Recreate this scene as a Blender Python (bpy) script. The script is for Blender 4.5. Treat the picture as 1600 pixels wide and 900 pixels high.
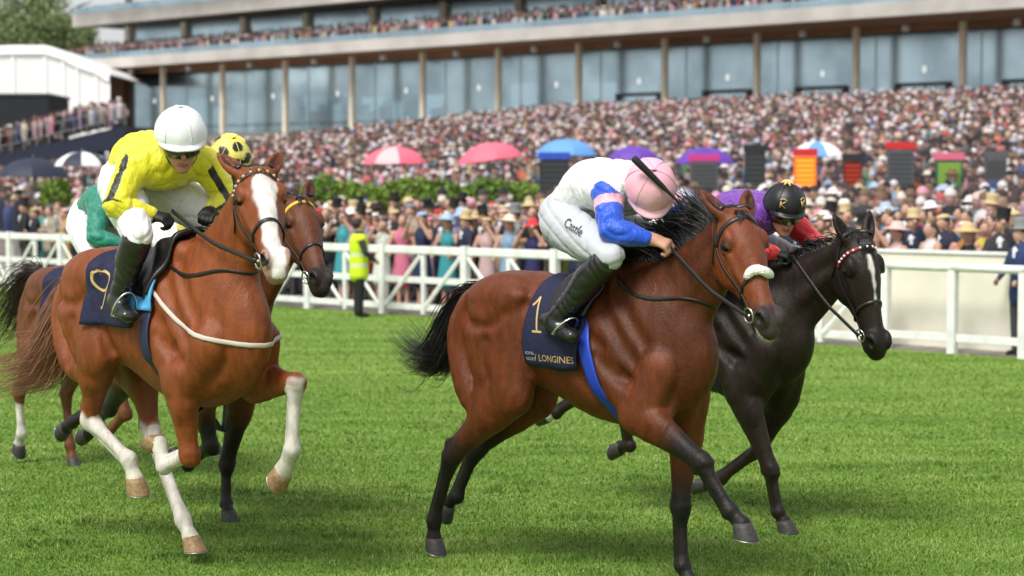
import bpy, bmesh, math, random
import numpy as np
from mathutils import Vector, Matrix
from mathutils.bvhtree import BVHTree
rad = math.radians
for o in list(bpy.data.objects): bpy.data.objects.remove(o)
scene = bpy.context.scene
COL = scene.collection
random.seed(7); RNG = np.random.default_rng(7)

# ---------------------------------------------------------------- camera
CAM_H = 2.0; FPX = 3000.0; PITCH = math.atan(160/3000.0)
cd = bpy.data.cameras.new('camera'); cam = bpy.data.objects.new('camera', cd); COL.objects.link(cam)
cam.location = (0, 0, CAM_H); cam.rotation_euler = (math.pi/2-PITCH, 0, 0)
cd.sensor_width = 36; cd.lens = 36*FPX/1600; cd.clip_end = 3000; cd.clip_start = .1
cd.dof.use_dof = True; cd.dof.focus_distance = 10.3; cd.dof.aperture_fstop = 2.4
scene.camera = cam
# ---------------------------------------------------------------- world, sun, exposure
w = bpy.data.worlds.new('World'); scene.world = w; w.use_nodes = True
nt = w.node_tree; nt.nodes.clear()
SUN_EL, SUN_AZ = rad(54), rad(214)     # azimuth from +Y (north) clockwise: the sun stands high behind the camera's left shoulder
sky = nt.nodes.new('ShaderNodeTexSky'); sky.sky_type = 'NISHITA'; sky.sun_disc = False
sky.sun_elevation = SUN_EL; sky.sun_rotation = SUN_AZ; sky.air_density = 1.0; sky.dust_density = 3.0; sky.ozone_density = 1.0
hsv = nt.nodes.new('ShaderNodeHueSaturation'); hsv.inputs['Saturation'].default_value = .25   # thin white cloud over the whole sky
bg = nt.nodes.new('ShaderNodeBackground'); bg.inputs[1].default_value = .10
wo = nt.nodes.new('ShaderNodeOutputWorld')
cl = nt.nodes.new('ShaderNodeMix'); cl.data_type = 'RGBA'; cl.inputs['Factor'].default_value = .5; cl.inputs['B'].default_value = (6.2,6.3,6.5,1)   # even white cloud layer
nt.links.new(sky.outputs[0], hsv.inputs['Color']); nt.links.new(hsv.outputs[0], cl.inputs['A']); nt.links.new(cl.outputs['Result'], bg.inputs[0]); nt.links.new(bg.outputs[0], wo.inputs[0])
sl = bpy.data.lights.new('sun', 'SUN'); sun = bpy.data.objects.new('sun', sl); COL.objects.link(sun)
sl.energy = 2.3; sl.angle = rad(22); sl.color = (1, .96, .9)
sd = Vector((math.sin(SUN_AZ)*math.cos(SUN_EL), math.cos(SUN_AZ)*math.cos(SUN_EL), math.sin(SUN_EL)))
sun.rotation_euler = (-sd).to_track_quat('-Z', 'Y').to_euler()
sun.location = sd*60
vs = scene.view_settings; vs.view_transform = 'Standard'; vs.look = 'None'; vs.exposure = 0.6; vs.gamma = 1; vs.use_curve_mapping = False
# ================================================================ helpers
def sm(a, b, x):
    t = np.clip((x-a)/(b-a), 0, 1); return t*t*(3-2*t)
def V(*a): return np.array(a, float)
def nrm(v):
    v = np.asarray(v, float); return v/max(1e-9, np.linalg.norm(v))
MATS = {}
def mat(name, col=(.8,.8,.8), rough=.6, spec=.4, metal=0, noise=0, nscale=20, bump=0, bscale=60, attr=None, objcol=False, coat=0, sheen=0, stretch=None, bdist=.004):
    if name in MATS: return MATS[name]
    m = bpy.data.materials.new(name); m.use_nodes = True; MATS[name] = m
    n = m.node_tree; p = n.nodes['Principled BSDF']
    p.inputs['Roughness'].default_value = rough; p.inputs['Specular IOR Level'].default_value = spec
    p.inputs['Metallic'].default_value = metal; p.inputs['Coat Weight'].default_value = coat; p.inputs['Coat Roughness'].default_value = .25
    p.inputs['Sheen Weight'].default_value = sheen
    src = None
    if attr:
        a = n.nodes.new('ShaderNodeAttribute'); a.attribute_name = attr; src = a.outputs['Color']
    elif objcol:
        a = n.nodes.new('ShaderNodeObjectInfo'); src = a.outputs['Color']
    else: p.inputs['Base Color'].default_value = (*col, 1)
    tc = n.nodes.new('ShaderNodeTexCoord'); vec = tc.outputs['Object']
    if stretch:
        mp = n.nodes.new('ShaderNodeMapping'); mp.inputs['Scale'].default_value = stretch; n.links.new(vec, mp.inputs[0]); vec = mp.outputs[0]
    if noise:
        t = n.nodes.new('ShaderNodeTexNoise'); t.inputs['Scale'].default_value = nscale; t.inputs['Detail'].default_value = 4
        n.links.new(vec, t.inputs['Vector'])
        r = n.nodes.new('ShaderNodeMapRange'); r.inputs['From Min'].default_value = .3; r.inputs['From Max'].default_value = .7
        r.inputs['To Min'].default_value = 1-noise; r.inputs['To Max'].default_value = 1+noise*.6
        n.links.new(t.outputs['Fac'], r.inputs['Value'])
        mx = n.nodes.new('ShaderNodeMix'); mx.data_type = 'RGBA'; mx.blend_type = 'MULTIPLY'; mx.inputs['Factor'].default_value = 1
        if src: n.links.new(src, mx.inputs['A'])
        else: mx.inputs['A'].default_value = (*col, 1)
        n.links.new(r.outputs[0], mx.inputs['B']); src = mx.outputs['Result']
    if src: n.links.new(src, p.inputs['Base Color'])
    if bump:
        t = n.nodes.new('ShaderNodeTexNoise'); t.inputs['Scale'].default_value = bscale; t.inputs['Detail'].default_value = 5
        n.links.new(vec, t.inputs['Vector'])
        b = n.nodes.new('ShaderNodeBump'); b.inputs['Strength'].default_value = bump; b.inputs['Distance'].default_value = bdist
        n.links.new(t.outputs['Fac'], b.inputs['Height']); n.links.new(b.outputs[0], p.inputs['Normal'])
    return m
def mk(name, verts, faces, m=None, parent=None, smooth=True, cols=None, mi=None, mats=None):
    me = bpy.data.meshes.new(name)
    verts = np.asarray(verts, float); 
    if isinstance(faces, np.ndarray) and len(faces):
        nv, nf, k = len(verts), len(faces), faces.shape[1]
        me.vertices.add(nv); me.vertices.foreach_set('co', verts.astype(np.float32).ravel())
        me.loops.add(nf*k); me.loops.foreach_set('vertex_index', faces.astype(np.int32).ravel())
        me.polygons.add(nf); me.polygons.foreach_set('loop_start', np.arange(0, nf*k, k, dtype=np.int32))
        me.update(calc_edges=True); me.validate()
    else: me.from_pydata([tuple(v) for v in verts], [], [tuple(f) for f in faces])
    if smooth: me.polygons.foreach_set('use_smooth', np.ones(len(me.polygons), bool))
    if cols is not None:
        a = me.color_attributes.new('Col', 'FLOAT_COLOR', 'POINT')
        c = np.ones((len(verts), 4), np.float32); c[:, :3] = cols; a.data.foreach_set('color', c.ravel())
    for q in (mats or ([m] if m else [])): me.materials.append(q)
    if mi is not None: me.polygons.foreach_set('material_index', np.asarray(mi, np.int32))
    me.update()
    o = bpy.data.objects.new(name, me); COL.objects.link(o)
    if parent is not None: o.parent = parent
    return o
def tag(o, label=None, cat=None, group=None, kind=None):
    if label: o['label'] = label
    if cat: o['category'] = cat
    if group: o['group'] = group
    if kind: o['kind'] = kind
    return o
def empty(name, loc=(0,0,0), rz=0, sc=1):
    o = bpy.data.objects.new(name, None); COL.objects.link(o); o.location = loc; o.rotation_euler = (0,0,rz); o.scale = (sc,)*3; o.empty_display_size = .2
    return o
class MB:
    'collects vertices and faces of simple shapes'
    def __init__(s): s.v = []; s.f = []
    def add(s, v, f):
        n = len(s.v); s.v += [tuple(map(float, q)) for q in v]; s.f += [tuple(i+n for i in g) for g in f]; return s
    def box(s, lo, hi, M=None, bev=0):
        (a,b,c),(d,e,f) = lo, hi
        if bev:
            t = bm_bevel_box(lo, hi, bev); vv, ff = t
        else:
            vv = [(a,b,c),(d,b,c),(d,e,c),(a,e,c),(a,b,f),(d,b,f),(d,e,f),(a,e,f)]
            ff = [(0,3,2,1),(4,5,6,7),(0,1,5,4),(1,2,6,5),(2,3,7,6),(3,0,4,7)]
        if M is not None: vv = [tuple(M @ Vector(q)) for q in vv]
        return s.add(vv, ff)
    def tube(s, pts, r, n=8, cap=True, up=None, flat=1.0):
        pts = np.asarray(pts, float); N = len(pts); r = np.broadcast_to(np.asarray(r, float), (N,))
        T = np.gradient(pts, axis=0); T /= np.maximum(1e-9, np.linalg.norm(T, axis=1))[:, None]
        u = np.array(up if up is not None else (0,0,1), float)
        if up is None and abs(T[0] @ u) > .9: u = np.array((1.,0,0))
        vv = []
        for i in range(N):
            if up is not None and np.ndim(up) == 2: u = np.asarray(up[i], float)
            a = u - (u @ T[i])*T[i]; a = nrm(a); b = np.cross(T[i], a); 
            if np.ndim(up) != 2: u = a if up is None else u
            for k in range(n):
                t = 2*math.pi*k/n; vv.append(pts[i] + r[i]*(flat*math.cos(t)*a + math.sin(t)*b))
        ff = [(i*n+k, i*n+(k+1)%n, (i+1)*n+(k+1)%n, (i+1)*n+k) for i in range(N-1) for k in range(n)]
        if cap: ff += [tuple(range(n-1,-1,-1)), tuple(range((N-1)*n, N*n))]
        return s.add(vv, ff)
    def lathe(s, prof, n=16, M=None):
        vv = []; ff = []
        for (r, z) in prof:
            for k in range(n): t = 2*math.pi*k/n; vv.append((r*math.cos(t), r*math.sin(t), z))
        for i in range(len(prof)-1):
            for k in range(n): ff.append((i*n+k, i*n+(k+1)%n, (i+1)*n+(k+1)%n, (i+1)*n+k))
        ff += [tuple(range(n-1,-1,-1)), tuple(range((len(prof)-1)*n, len(prof)*n))]
        if M is not None: vv = [tuple(M @ Vector(q)) for q in vv]
        return s.add(vv, ff)
    def build(s, name, m, parent=None, smooth=False):
        return mk(name, s.v, s.f, m, parent, smooth)
def bm_bevel_box(lo, hi, bev):
    bm = bmesh.new(); bmesh.ops.create_cube(bm, size=1)
    for v in bm.verts: v.co = Vector([lo[i]+(v.co[i]+.5)*(hi[i]-lo[i]) for i in range(3)])
    bmesh.ops.bevel(bm, geom=bm.edges[:], offset=bev, segments=2, affect='EDGES')
    bm.verts.index_update(); vv = [tuple(v.co) for v in bm.verts]; ff = [tuple(v.index for v in f.verts) for f in bm.faces]; bm.free(); return vv, ff
def torus(c, ax, R, r, n=20, k=8):
    ax = nrm(ax); a = nrm(np.cross(ax, (0.3,.5,.8))); b = np.cross(ax, a)
    pts = [np.asarray(c)+R*(math.cos(t)*a+math.sin(t)*b) for t in np.linspace(0, 2*math.pi, n+1)]
    m = MB(); m.tube(pts, r, k, cap=False, up=[ax]*(n+1)); return m
def crom(P, sub):
    P = np.asarray(P, float); n = len(P)
    if n < 3: return np.array([P[0]+(P[-1]-P[0])*t for t in np.linspace(0,1,sub+1)])
    Q = np.vstack([2*P[0]-P[1], P, 2*P[-1]-P[-2]]); out = []
    for i in range(n-1):
        a,b,c,d = Q[i:i+4]
        for t in np.arange(sub)/sub: out.append(.5*((2*b)+(c-a)*t+(2*a-5*b+4*c-d)*t*t+(3*b-a-3*c+d)*t**3))
    out.append(P[-1]); return np.array(out)

# ---------------------------------------------------------------- smooth-union body modeller: bodies are grown from muscles and bones and meshed as ONE surface
class Field:
    def __init__(s, lo, hi, h):
        s.lo = np.asarray(lo, float); s.h = h; s.n = np.ceil((np.asarray(hi)-s.lo)/h).astype(int)+1
        s.D = np.full(s.n, 1.0, np.float32); s.lab = np.full(s.n, -1, np.int16); s.T = np.zeros(s.n, np.float32)
    def sl(s, lo, hi):
        a = np.clip(np.floor((np.asarray(lo)-s.lo)/s.h).astype(int), 0, s.n-1); b = np.clip(np.ceil((np.asarray(hi)-s.lo)/s.h).astype(int)+1, 1, s.n)
        b = np.maximum(b, a+1)
        return tuple(slice(i, j) for i, j in zip(a, b)), [ (s.lo[i]+s.h*np.arange(a[i], b[i])).astype(np.float32).reshape([-1 if q == i else 1 for q in range(3)]) for i in range(3)]
    def union(s, S, d, k, t, T=0):
        D = s.D[S]; win = (d < D)
        s.lab[S] = np.where(win, t, s.lab[S]); s.T[S] = np.where(win, T, s.T[S])
        h = np.maximum(k-np.abs(D-d), 0)/k if k > 0 else 0
        s.D[S] = np.minimum(D, d)-h*h*k*.25
    def cut(s, S, d, k):
        D = s.D[S]; d = -d; h = np.maximum(k-np.abs(D-d), 0)/k
        s.D[S] = np.maximum(D, d)+h*h*k*.25
    def ell(s, c, r, k=.04, t=0, ax=None, cut=False, relabel=None):
        c = np.asarray(c, float); r = np.asarray(r, float); ax = np.eye(3) if ax is None else np.asarray(ax)
        ext = np.sqrt(((ax*r[:, None])**2).sum(0))+k+.015
        S, (X, Y, Z) = s.sl(c-ext, c+ext); X, Y, Z = X-c[0], Y-c[1], Z-c[2]
        q = [(ax[i,0]*X+ax[i,1]*Y+ax[i,2]*Z) for i in range(3)]
        k0 = np.sqrt(sum((q[i]/r[i])**2 for i in range(3))); k1 = np.sqrt(sum((q[i]/r[i]**2)**2 for i in range(3)))+1e-6
        d = k0*(k0-1)/k1
        if cut:
            s.cut(S, d, k)
            if relabel is not None: s.lab[S] = np.where(d < .006, relabel, s.lab[S])
        else: s.union(S, d, k, t)
    def outer(s, x, z, sg):
        i, k = (int(round((x-s.lo[0])/s.h)), int(round((z-s.lo[2])/s.h))); c = np.where(s.D[i, :, k] < 0)[0]
        return None if not len(c) else s.lo[1]+s.h*(c[-1] if sg > 0 else c[0])
    def tube(s, st, k=.04, t=0, sub=1, lat=(0,1,0), infl=0, cut=False):
        st = np.asarray(st, float); n0 = len(st)
        if sub > 1: st = crom(st, sub)
        m = st[:, 3:5].max()+k+.02+infl
        S, (X, Y, Z) = s.sl(st[:, :3].min(0)-m, st[:, :3].max(0)+m)
        sh = np.broadcast_shapes(X.shape, Y.shape, Z.shape); Dt = np.full(sh, 1., np.float32); Tt = np.zeros(sh, np.float32)
        off = [q.start for q in S]; lat = np.asarray(lat, float)
        for i in range(len(st)-1):
            p, q = st[i], st[i+1]; mm = max(p[3:5].max(), q[3:5].max())+k+.015+infl
            S2, (x, y, z) = s.sl(np.minimum(p[:3], q[:3])-mm, np.maximum(p[:3], q[:3])+mm)
            L = tuple(slice(u.start-o, u.stop-o) for u, o in zip(S2, off))
            L = tuple(slice(max(u.start, 0), u.stop) for u in L)
            v = q[:3]-p[:3]; l2 = v@v+1e-12; x, y, z = x-p[0], y-p[1], z-p[2]
            tt = np.clip((x*v[0]+y*v[1]+z*v[2])/l2, 0, 1).astype(np.float32)
            rx, ry, rz = x-tt*v[0], y-tt*v[1], z-tt*v[2]
            la = lat-(lat@v)*v/l2; la = nrm(la)
            rl = rx*la[0]+ry*la[1]+rz*la[2]; rr = rx*rx+ry*ry+rz*rz; rn2 = np.maximum(rr-rl*rl, 0)
            a = p[3]+tt*(q[3]-p[3])+infl; b = p[4]+tt*(q[4]-p[4])+infl
            k0 = np.sqrt(rl*rl/(a*a)+rn2/(b*b)); k1 = np.sqrt(rl*rl/a**4+rn2/b**4)+1e-6
            d = k0*(k0-1)/k1
            W = d < Dt[L]; Dt[L] = np.where(W, d, Dt[L]); Tt[L] = np.where(W, (i+tt)*(n0-1)/(len(st)-1), Tt[L])
        if cut: s.cut(S, Dt, k)
        else: s.union(S, Dt, k, t, Tt)
    def mesh(s, smooth=3):
        D = s.D; n = D.shape; Sg = D < 0
        cn = np.array(n)-1
        acc_i = []; acc_p = []; quads = []
        def cid(i, j, k): return (i*cn[1]+j)*cn[2]+k
        for ax in range(3):
            a = [slice(None)]*3; b = [slice(None)]*3; a[ax] = slice(0, -1); b[ax] = slice(1, None)
            cr = Sg[tuple(a)] != Sg[tuple(b)]
            o1, o2 = [q for q in range(3) if q != ax]
            m = np.ones_like(cr)
            for o in (o1, o2):
                e = [slice(None)]*3; e[o] = 0; m[tuple(e)] = False; e[o] = -1; m[tuple(e)] = False
            I = np.argwhere(cr & m)
            if not len(I): continue
            J = I.copy(); J[:, ax] += 1
            da = D[tuple(I.T)]; db = D[tuple(J.T)]; t = da/(da-db)
            P = I.astype(float); P[:, ax] += t
            cs = []
            for (u, v) in ((-1,-1),(0,-1),(0,0),(-1,0)):
                C = I.copy(); C[:, o1] += u; C[:, o2] += v; c = cid(C[:,0], C[:,1], C[:,2]); cs.append(c); acc_i.append(c); acc_p.append(P)
            q = np.stack(cs, 1); fl = (da < 0) ^ (ax == 1)
            q[~fl] = q[~fl][:, ::-1]; quads.append(q)
        ci = np.concatenate(acc_i); cp = np.concatenate(acc_p); Q = np.concatenate(quads)
        ids, inv = np.unique(ci, return_inverse=True); inv = inv.ravel(); cnt = np.bincount(inv)
        vv = np.stack([np.bincount(inv, cp[:, q])/cnt for q in range(3)], 1)
        F = np.searchsorted(ids, Q)
        e = np.concatenate([F[:, [0,1]], F[:, [1,2]], F[:, [2,3]], F[:, [3,0]]]); e = np.concatenate([e, e[:, ::-1]])
        deg = np.bincount(e[:, 0], minlength=len(vv))[:, None]
        for it in range(smooth):
            for lam in (.5, -.52):
                av = np.stack([np.bincount(e[:, 0], vv[e[:, 1], q], minlength=len(vv)) for q in range(3)], 1)/deg
                vv = vv+lam*(av-vv)
        gi = np.clip(np.round(vv).astype(int), 0, np.array(n)-1)
        lab = s.lab[tuple(gi.T)]; T = s.T[tuple(gi.T)]
        return s.lo+s.h*vv, F.astype(np.int32), lab, T
def bvh_of(v, f): return BVHTree.FromPolygons([Vector(q) for q in v], [tuple(q) for q in f])
def nz(p, s, seed=0):
    'cheap smooth noise for irregular edges'
    x, y, z = p[:,0]*s+seed, p[:,1]*s+seed*1.7, p[:,2]*s-seed
    return (np.sin(x*1.3+np.sin(y*2.1))+np.sin(y*1.7+np.sin(z*1.9+1))+np.sin(z*1.5+np.sin(x*2.3+2)))/3
class Frame:
    'a thing\'s own frame: forward, left, up, standing at (X, Y, z), heading th degrees towards the viewer from image-right'
    def __init__(s, X, Y, th, sc=1, z=0):
        s.o = V(X, Y, z); s.th = th; s.sc = sc; t = rad(th); s.d = V(math.cos(t), -math.sin(t), 0); s.l = V(math.sin(t), math.cos(t), 0)
    def __call__(s, px, py, lat):
        'the point seen at photo pixel (px, py) that lies lat metres left of the middle plane, in the own frame'
        c, q = math.cos(PITCH), math.sin(PITCH); ru = (450-py)/FPX; r = V((px-800)/FPX, c+ru*q, -q+ru*c); c0 = V(0,0,CAM_H)
        t = (lat*s.sc-(c0-s.o)@s.l)/(r@s.l); p = c0+t*r-s.o
        return V(p@s.d, lat*s.sc, p[2])/s.sc
    def root(s, o): o.location = s.o; o.rotation_euler = (0,0,-rad(s.th)); o.scale = (s.sc,)*3; return o
def hairs(name, m, roots, paths, w=.004, parent=None, n=3, seg=7, taper=True):
    mb_v = []; mb_f = []
    for P in paths:
        P = crom(P, max(1, seg//(len(P)-1))); N = len(P); T = np.gradient(P, axis=0); T /= np.linalg.norm(T, axis=1)[:, None]+1e-9
        a = np.cross(T, (0.31,.77,.55)); a /= np.linalg.norm(a, axis=1)[:, None]+1e-9; b = np.cross(T, a)
        r = w*(1-np.linspace(0,1,N)**2*.9) if taper else np.full(N, w)
        base = len(mb_v)
        for i in range(N):
            for k in range(n): t = 2*math.pi*k/n; mb_v.append(P[i]+r[i]*(math.cos(t)*a[i]+math.sin(t)*b[i]))
        mb_f += [(base+i*n+k, base+i*n+(k+1)%n, base+(i+1)*n+(k+1)%n, base+(i+1)*n+k) for i in range(N-1) for k in range(n)]
    return mk(name, np.array(mb_v), np.array(mb_f, np.int32), m, parent)
# ================================================================ the place: ground, rail, terraces
RO = V(-2.31, 34.5); RD_ = V(.711, -.703); RN = V(.703, .711)
def rail_pt(s, n): return RO+s*RD_+n*RN
def gz(n, Y):
    'ground height: the track falls gently away from the viewer to the rail, then the lawn climbs to the stand'
    zt = -.02-.28*np.clip((Y-9)/13, 0, 1)
    zl = np.where(n < 8, -.30+.045*np.maximum(n, 0), np.where(n < 20, .06+.012*(n-8), .204+.0895*(n-20)))
    zl = np.minimum(zl, 7.3)
    return np.where(n <= 0, zt, zl)
def gzp(s, n): p = rail_pt(s, n); return float(gz(np.array(n), np.array(p[1])))
# turf: one sheet from under the camera to the rail and on to the horizon
ns = np.concatenate([np.linspace(-60,-34,4), np.linspace(-32,0,48), [.02]]); ss = np.concatenate([[-900,-300,-100], np.linspace(-60,60,61), [100,300,900]])
vv = []; 
for n in ns:
    for s in ss: p = rail_pt(s, n); vv.append((p[0], p[1], float(gz(np.array(n if n < .01 else 0), np.array(max(p[1], -50))))))
W = len(ss); ff = [(j*W+i, j*W+i+1, (j+1)*W+i+1, (j+1)*W+i) for j in range(len(ns)-1) for i in range(W-1)]
turf = bpy.data.materials.new('turf'); turf.use_nodes = True; n_ = turf.node_tree; pb = n_.nodes['Principled BSDF']; pb.inputs['Roughness'].default_value = .75; pb.inputs['Specular IOR Level'].default_value = .15
tc = n_.nodes.new('ShaderNodeTexCoord')
def noise(sc, det, scl=None, rot=0):
    t = n_.nodes.new('ShaderNodeTexNoise'); t.inputs['Scale'].default_value = sc; t.inputs['Detail'].default_value = det
    m = n_.nodes.new('ShaderNodeMapping'); m.inputs['Scale'].default_value = scl or (1,1,1); m.inputs['Rotation'].default_value = (0,0,rot); n_.links.new(tc.outputs['Object'], m.inputs[0]); n_.links.new(m.outputs[0], t.inputs['Vector']); return t
t1 = noise(1.1, 6, (.35,1.6,1), rad(-12)); t2 = noise(28, 4); t3 = noise(.25, 3)
mx = n_.nodes.new('ShaderNodeMath'); mx.operation = 'ADD'; n_.links.new(t1.outputs['Fac'], mx.inputs[0])
mu = n_.nodes.new('ShaderNodeMath'); mu.operation = 'MULTIPLY'; mu.inputs[1].default_value = .6; n_.links.new(t2.outputs['Fac'], mu.inputs[0]); n_.links.new(mu.outputs[0], mx.inputs[1])
cr = n_.nodes.new('ShaderNodeValToRGB'); n_.links.new(mx.outputs[0], cr.inputs[0]); e = cr.color_ramp.elements
e[0].position = .55; e[0].color = (.09,.17,.02,1); e[1].position = 1.05; e[1].color = (.24,.345,.07,1); m3 = cr.color_ramp.elements.new(.8); m3.color = (.15,.26,.035,1)
n_.links.new(cr.outputs[0], pb.inputs['Base Color'])
bp = n_.nodes.new('ShaderNodeBump'); bp.inputs['Strength'].default_value = .8; bp.inputs['Distance'].default_value = .03; n_.links.new(t2.outputs['Fac'], bp.inputs['Height']); n_.links.new(bp.outputs[0], pb.inputs['Normal'])
tag(mk('ground_turf', vv, ff, turf), kind='structure')
# lawn and stepped terrace beyond the rail
ns2 = [0,.03,2,4,6,8,12,16,20]; st = 1.6
prof = [(n, float(gz(np.array(n+.001), np.array(30.)))) for n in ns2]
n = 20.0
while n < 100: z = .204+.0895*(n-20); prof += [(n+.01, z+.0895*st), (n+st, z+.0895*st)]; n += st
prof += [(400, prof[-1][1])]
vv = []; ss2 = np.array([-900,-120,-60,0,60,120,900.])
for n, z in prof:
    for s in ss2: p = rail_pt(s, n+.02); vv.append((p[0], p[1], z))
W = len(ss2); ff = [(j*W+i, j*W+i+1, (j+1)*W+i+1, (j+1)*W+i) for j in range(len(prof)-1) for i in range(W-1)]
tag(mk('terrace_ground', vv, ff, mat('terrace_concrete', (.22,.20,.18), rough=.9, noise=.3, nscale=3), smooth=False), kind='structure')
# ---------------------------------------------------------------- grass blades on the near turf
def grass():
    r = np.random.default_rng(11); N = 380000; Y = 8.3/(1-r.random(N)*(1-8.3/44)); X = (r.random(N)*2-1)*(Y*.272+.25)
    nn = (X-RO[0])*RN[0]+(Y-RO[1])*RN[1]; k = nn < -.15; X, Y, nn = X[k], Y[k], nn[k]; N = len(X)
    z = -.02-.28*np.clip((Y-9)/13, 0, 1)
    clump = np.clip(.75*nz(np.stack([X*.35+Y*.1, Y*1.3, 0*X], 1), 5, 2)+.9*nz(np.stack([X*.10+Y*.05, Y*.55, 0*X+1], 1), 5, 7), -1, 1); fine = nz(np.stack([X, Y, 0*X], 1), 23, 4)
    h = (.014+.012*r.random(N)+.006*clump+.005*fine)*(1+(Y-9)*.02); w = .0018+.0016*r.random(N)+(Y-9)*.00030; a = r.random(N)*6.283; la = r.random(N)*6.283; le = h*(.25+.75*r.random(N))
    tuft = np.zeros(N)
    for k in range(70):
        ty = 8.8+9*r.random()**1.6; tx = (r.random()*2-1)*ty*.26; tr_ = .05+.10*r.random(); tuft = np.maximum(tuft, np.clip(1.3-np.sqrt(((X-tx)/1.8)**2+(Y-ty)**2)/tr_, 0, 1))
    h = h*(1+.7*tuft); le = le*(1+.5*tuft)
    c, s = np.cos(a)*w, np.sin(a)*w; lx, ly = np.cos(la)*le, np.sin(la)*le
    B = np.stack([X, Y, z-.004], 1); o = np.stack([c, s, 0*c], 1); t1 = B+np.stack([lx*.35, ly*.35, h*.62], 1); t2 = B+np.stack([lx, ly, h], 1)
    vv = np.stack([B-o, B+o, t1+o*.75, t1-o*.75, t2], 1).reshape(-1, 3); i = np.arange(N)[:, None]*5
    tri = np.concatenate([i+[0,1,2], i+[0,2,3], i+[3,2,4]], 0)
    g = np.array((.150,.260,.038)); y = np.array((.28,.375,.10)); d = np.array((.095,.185,.026)); p = np.array((.38,.38,.18))
    q = np.clip(.42-.45*tuft+.42*clump+.18*(r.random(N)-.5)+.12*fine, 0, 1)[:, None]; col = np.where(q < .5, d+(g-d)*q*2, g+(y-g)*(q-.5)*2); dry = r.random(N) < .035; col[dry] = p
    cols = np.repeat(col, 5, 0)
    m = mat('grass_blade', attr='Col', rough=.55, spec=.25); 
    return tag(mk('grass_blades', vv, tri, m, smooth=False, cols=cols), 'short green turf grass blades under the galloping horses', 'grass', kind='stuff')
grass()
# ---------------------------------------------------------------- white running rail
white = mat('rail_white', (.80,.81,.80), rough=.45, spec=.4, noise=.14, nscale=5)
RZ = rad(-44.67)
def rail_root(name, s, n, label, cat, group=None):
    p = rail_pt(s, n); o = empty(name, (p[0], p[1], gzp(s, min(n, 0))), RZ); tag(o, label, cat, group); return o
def pxs(px):
    'distance along the rail where the photo shows column px'
    k = (px-800)/FPX; return (k*RO[1]-RO[0])/(RD_[0]-k*RD_[1])
# crossed panels on the left: x along the rail, y away, z up
PW = pxs(727)-pxs(599); s0 = pxs(599)
words = ['leftmost', 'second', 'third', 'fourth', 'fifth', 'sixth', 'seventh', 'eighth', 'ninth', 'tenth', 'eleventh', 'twelfth']
first = int(math.floor((pxs(-20)-s0)/PW)); last = 5; HR = 1.24
for q, i in enumerate(range(first, last)):
    sa = s0+i*PW; o = rail_root('rail_panel', sa, 0, 'white crossed wooden rail panel behind the horses, %s from the left' % words[q], 'fence', 'white crossed rail panels')
    L = PW
    MB().box((-.07,-.07,-.05), (.07,.07,HR+.02), bev=.012).build('post', white, o)
    m = MB(); m.box((.075,-.05,HR-.15), (L-.075,.05,HR-.005), bev=.02); m.build('top_rail', white, o)
    for z in (.10,.58): MB().box((.075,-.025,z), (L-.075,.025,z+.11), bev=.006).build('rail', white, o)
    MB().box((L/2-.045,-.032,.03), (L/2+.045,.034,HR-.16), bev=.006).build('stile', white, o)
    for k in range(2):
        x0, x1 = (.09, L/2-.06) if k == 0 else (L/2+.06, L-.09); a, b = (x0, x1) if i % 2 == 0 else (x1, x0)
        m = MB(); m.tube([(a,-.037,.16),(b,-.037,HR-.18)], .042, 4, flat=.5, up=(0,1,0)); m.build('diagonal', white, o)
# plain rail on the right with cream hoarding behind
sB = s0+last*PW; posts = [pxs(1385), pxs(1490), pxs(1592), pxs(1700)]; sp = posts[1]-posts[0]
xs = [sB]; 
k = posts[0]
while k-sp*1.0 > sB+.5: k -= sp
xs = [sB]; 
while k < posts[-1]+sp*1.6: xs.append(k); k += sp
for q in range(len(xs)-1):
    o = rail_root('running_rail', xs[q], 0, 'plain white running rail section before cream hoarding, %s of its row from the left' % (words[q] if q else 'first'), 'fence', 'plain white rail sections')
    L = xs[q+1]-xs[q]; MB().box((-.06,-.06,-.05), (.06,.06,HR-.02), bev=.01).build('post', white, o)
    m = MB(); m.tube([(.0,0,HR-.06),(L-.001,0,HR-.06)], .075, 14, flat=.8); m.build('top_rail', white, o, True)
    MB().box((.065,-.02,.16), (L-.065,.02,.27), bev=.006).build('rail', white, o)
cream = mat('hoarding_cream', (.80,.76,.65), rough=.6, noise=.10, nscale=1.5)
hs0 = pxs(1120); k = 0
while hs0+k*2.4 < pxs(1640):
    s = hs0+k*2.4; o = rail_root('hoarding_panel', s, .55, 'blank cream hoarding panel behind the running rail, %s from the left' % (words[k] if k else 'leftmost'), 'hoarding', 'cream hoarding panels')
    MB().box((0,0,.02), (2.392,.04,1.34), bev=.006).build('board', cream, o); MB().box((0,-.03,1.34), (2.392,.07,1.39), bev=.006).build('cap', white, o)
    MB().box((.05,.045,-.02), (.12,.11,1.3)).build('upright', mat('timber', (.25,.17,.10), rough=.8), o); k += 1
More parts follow.
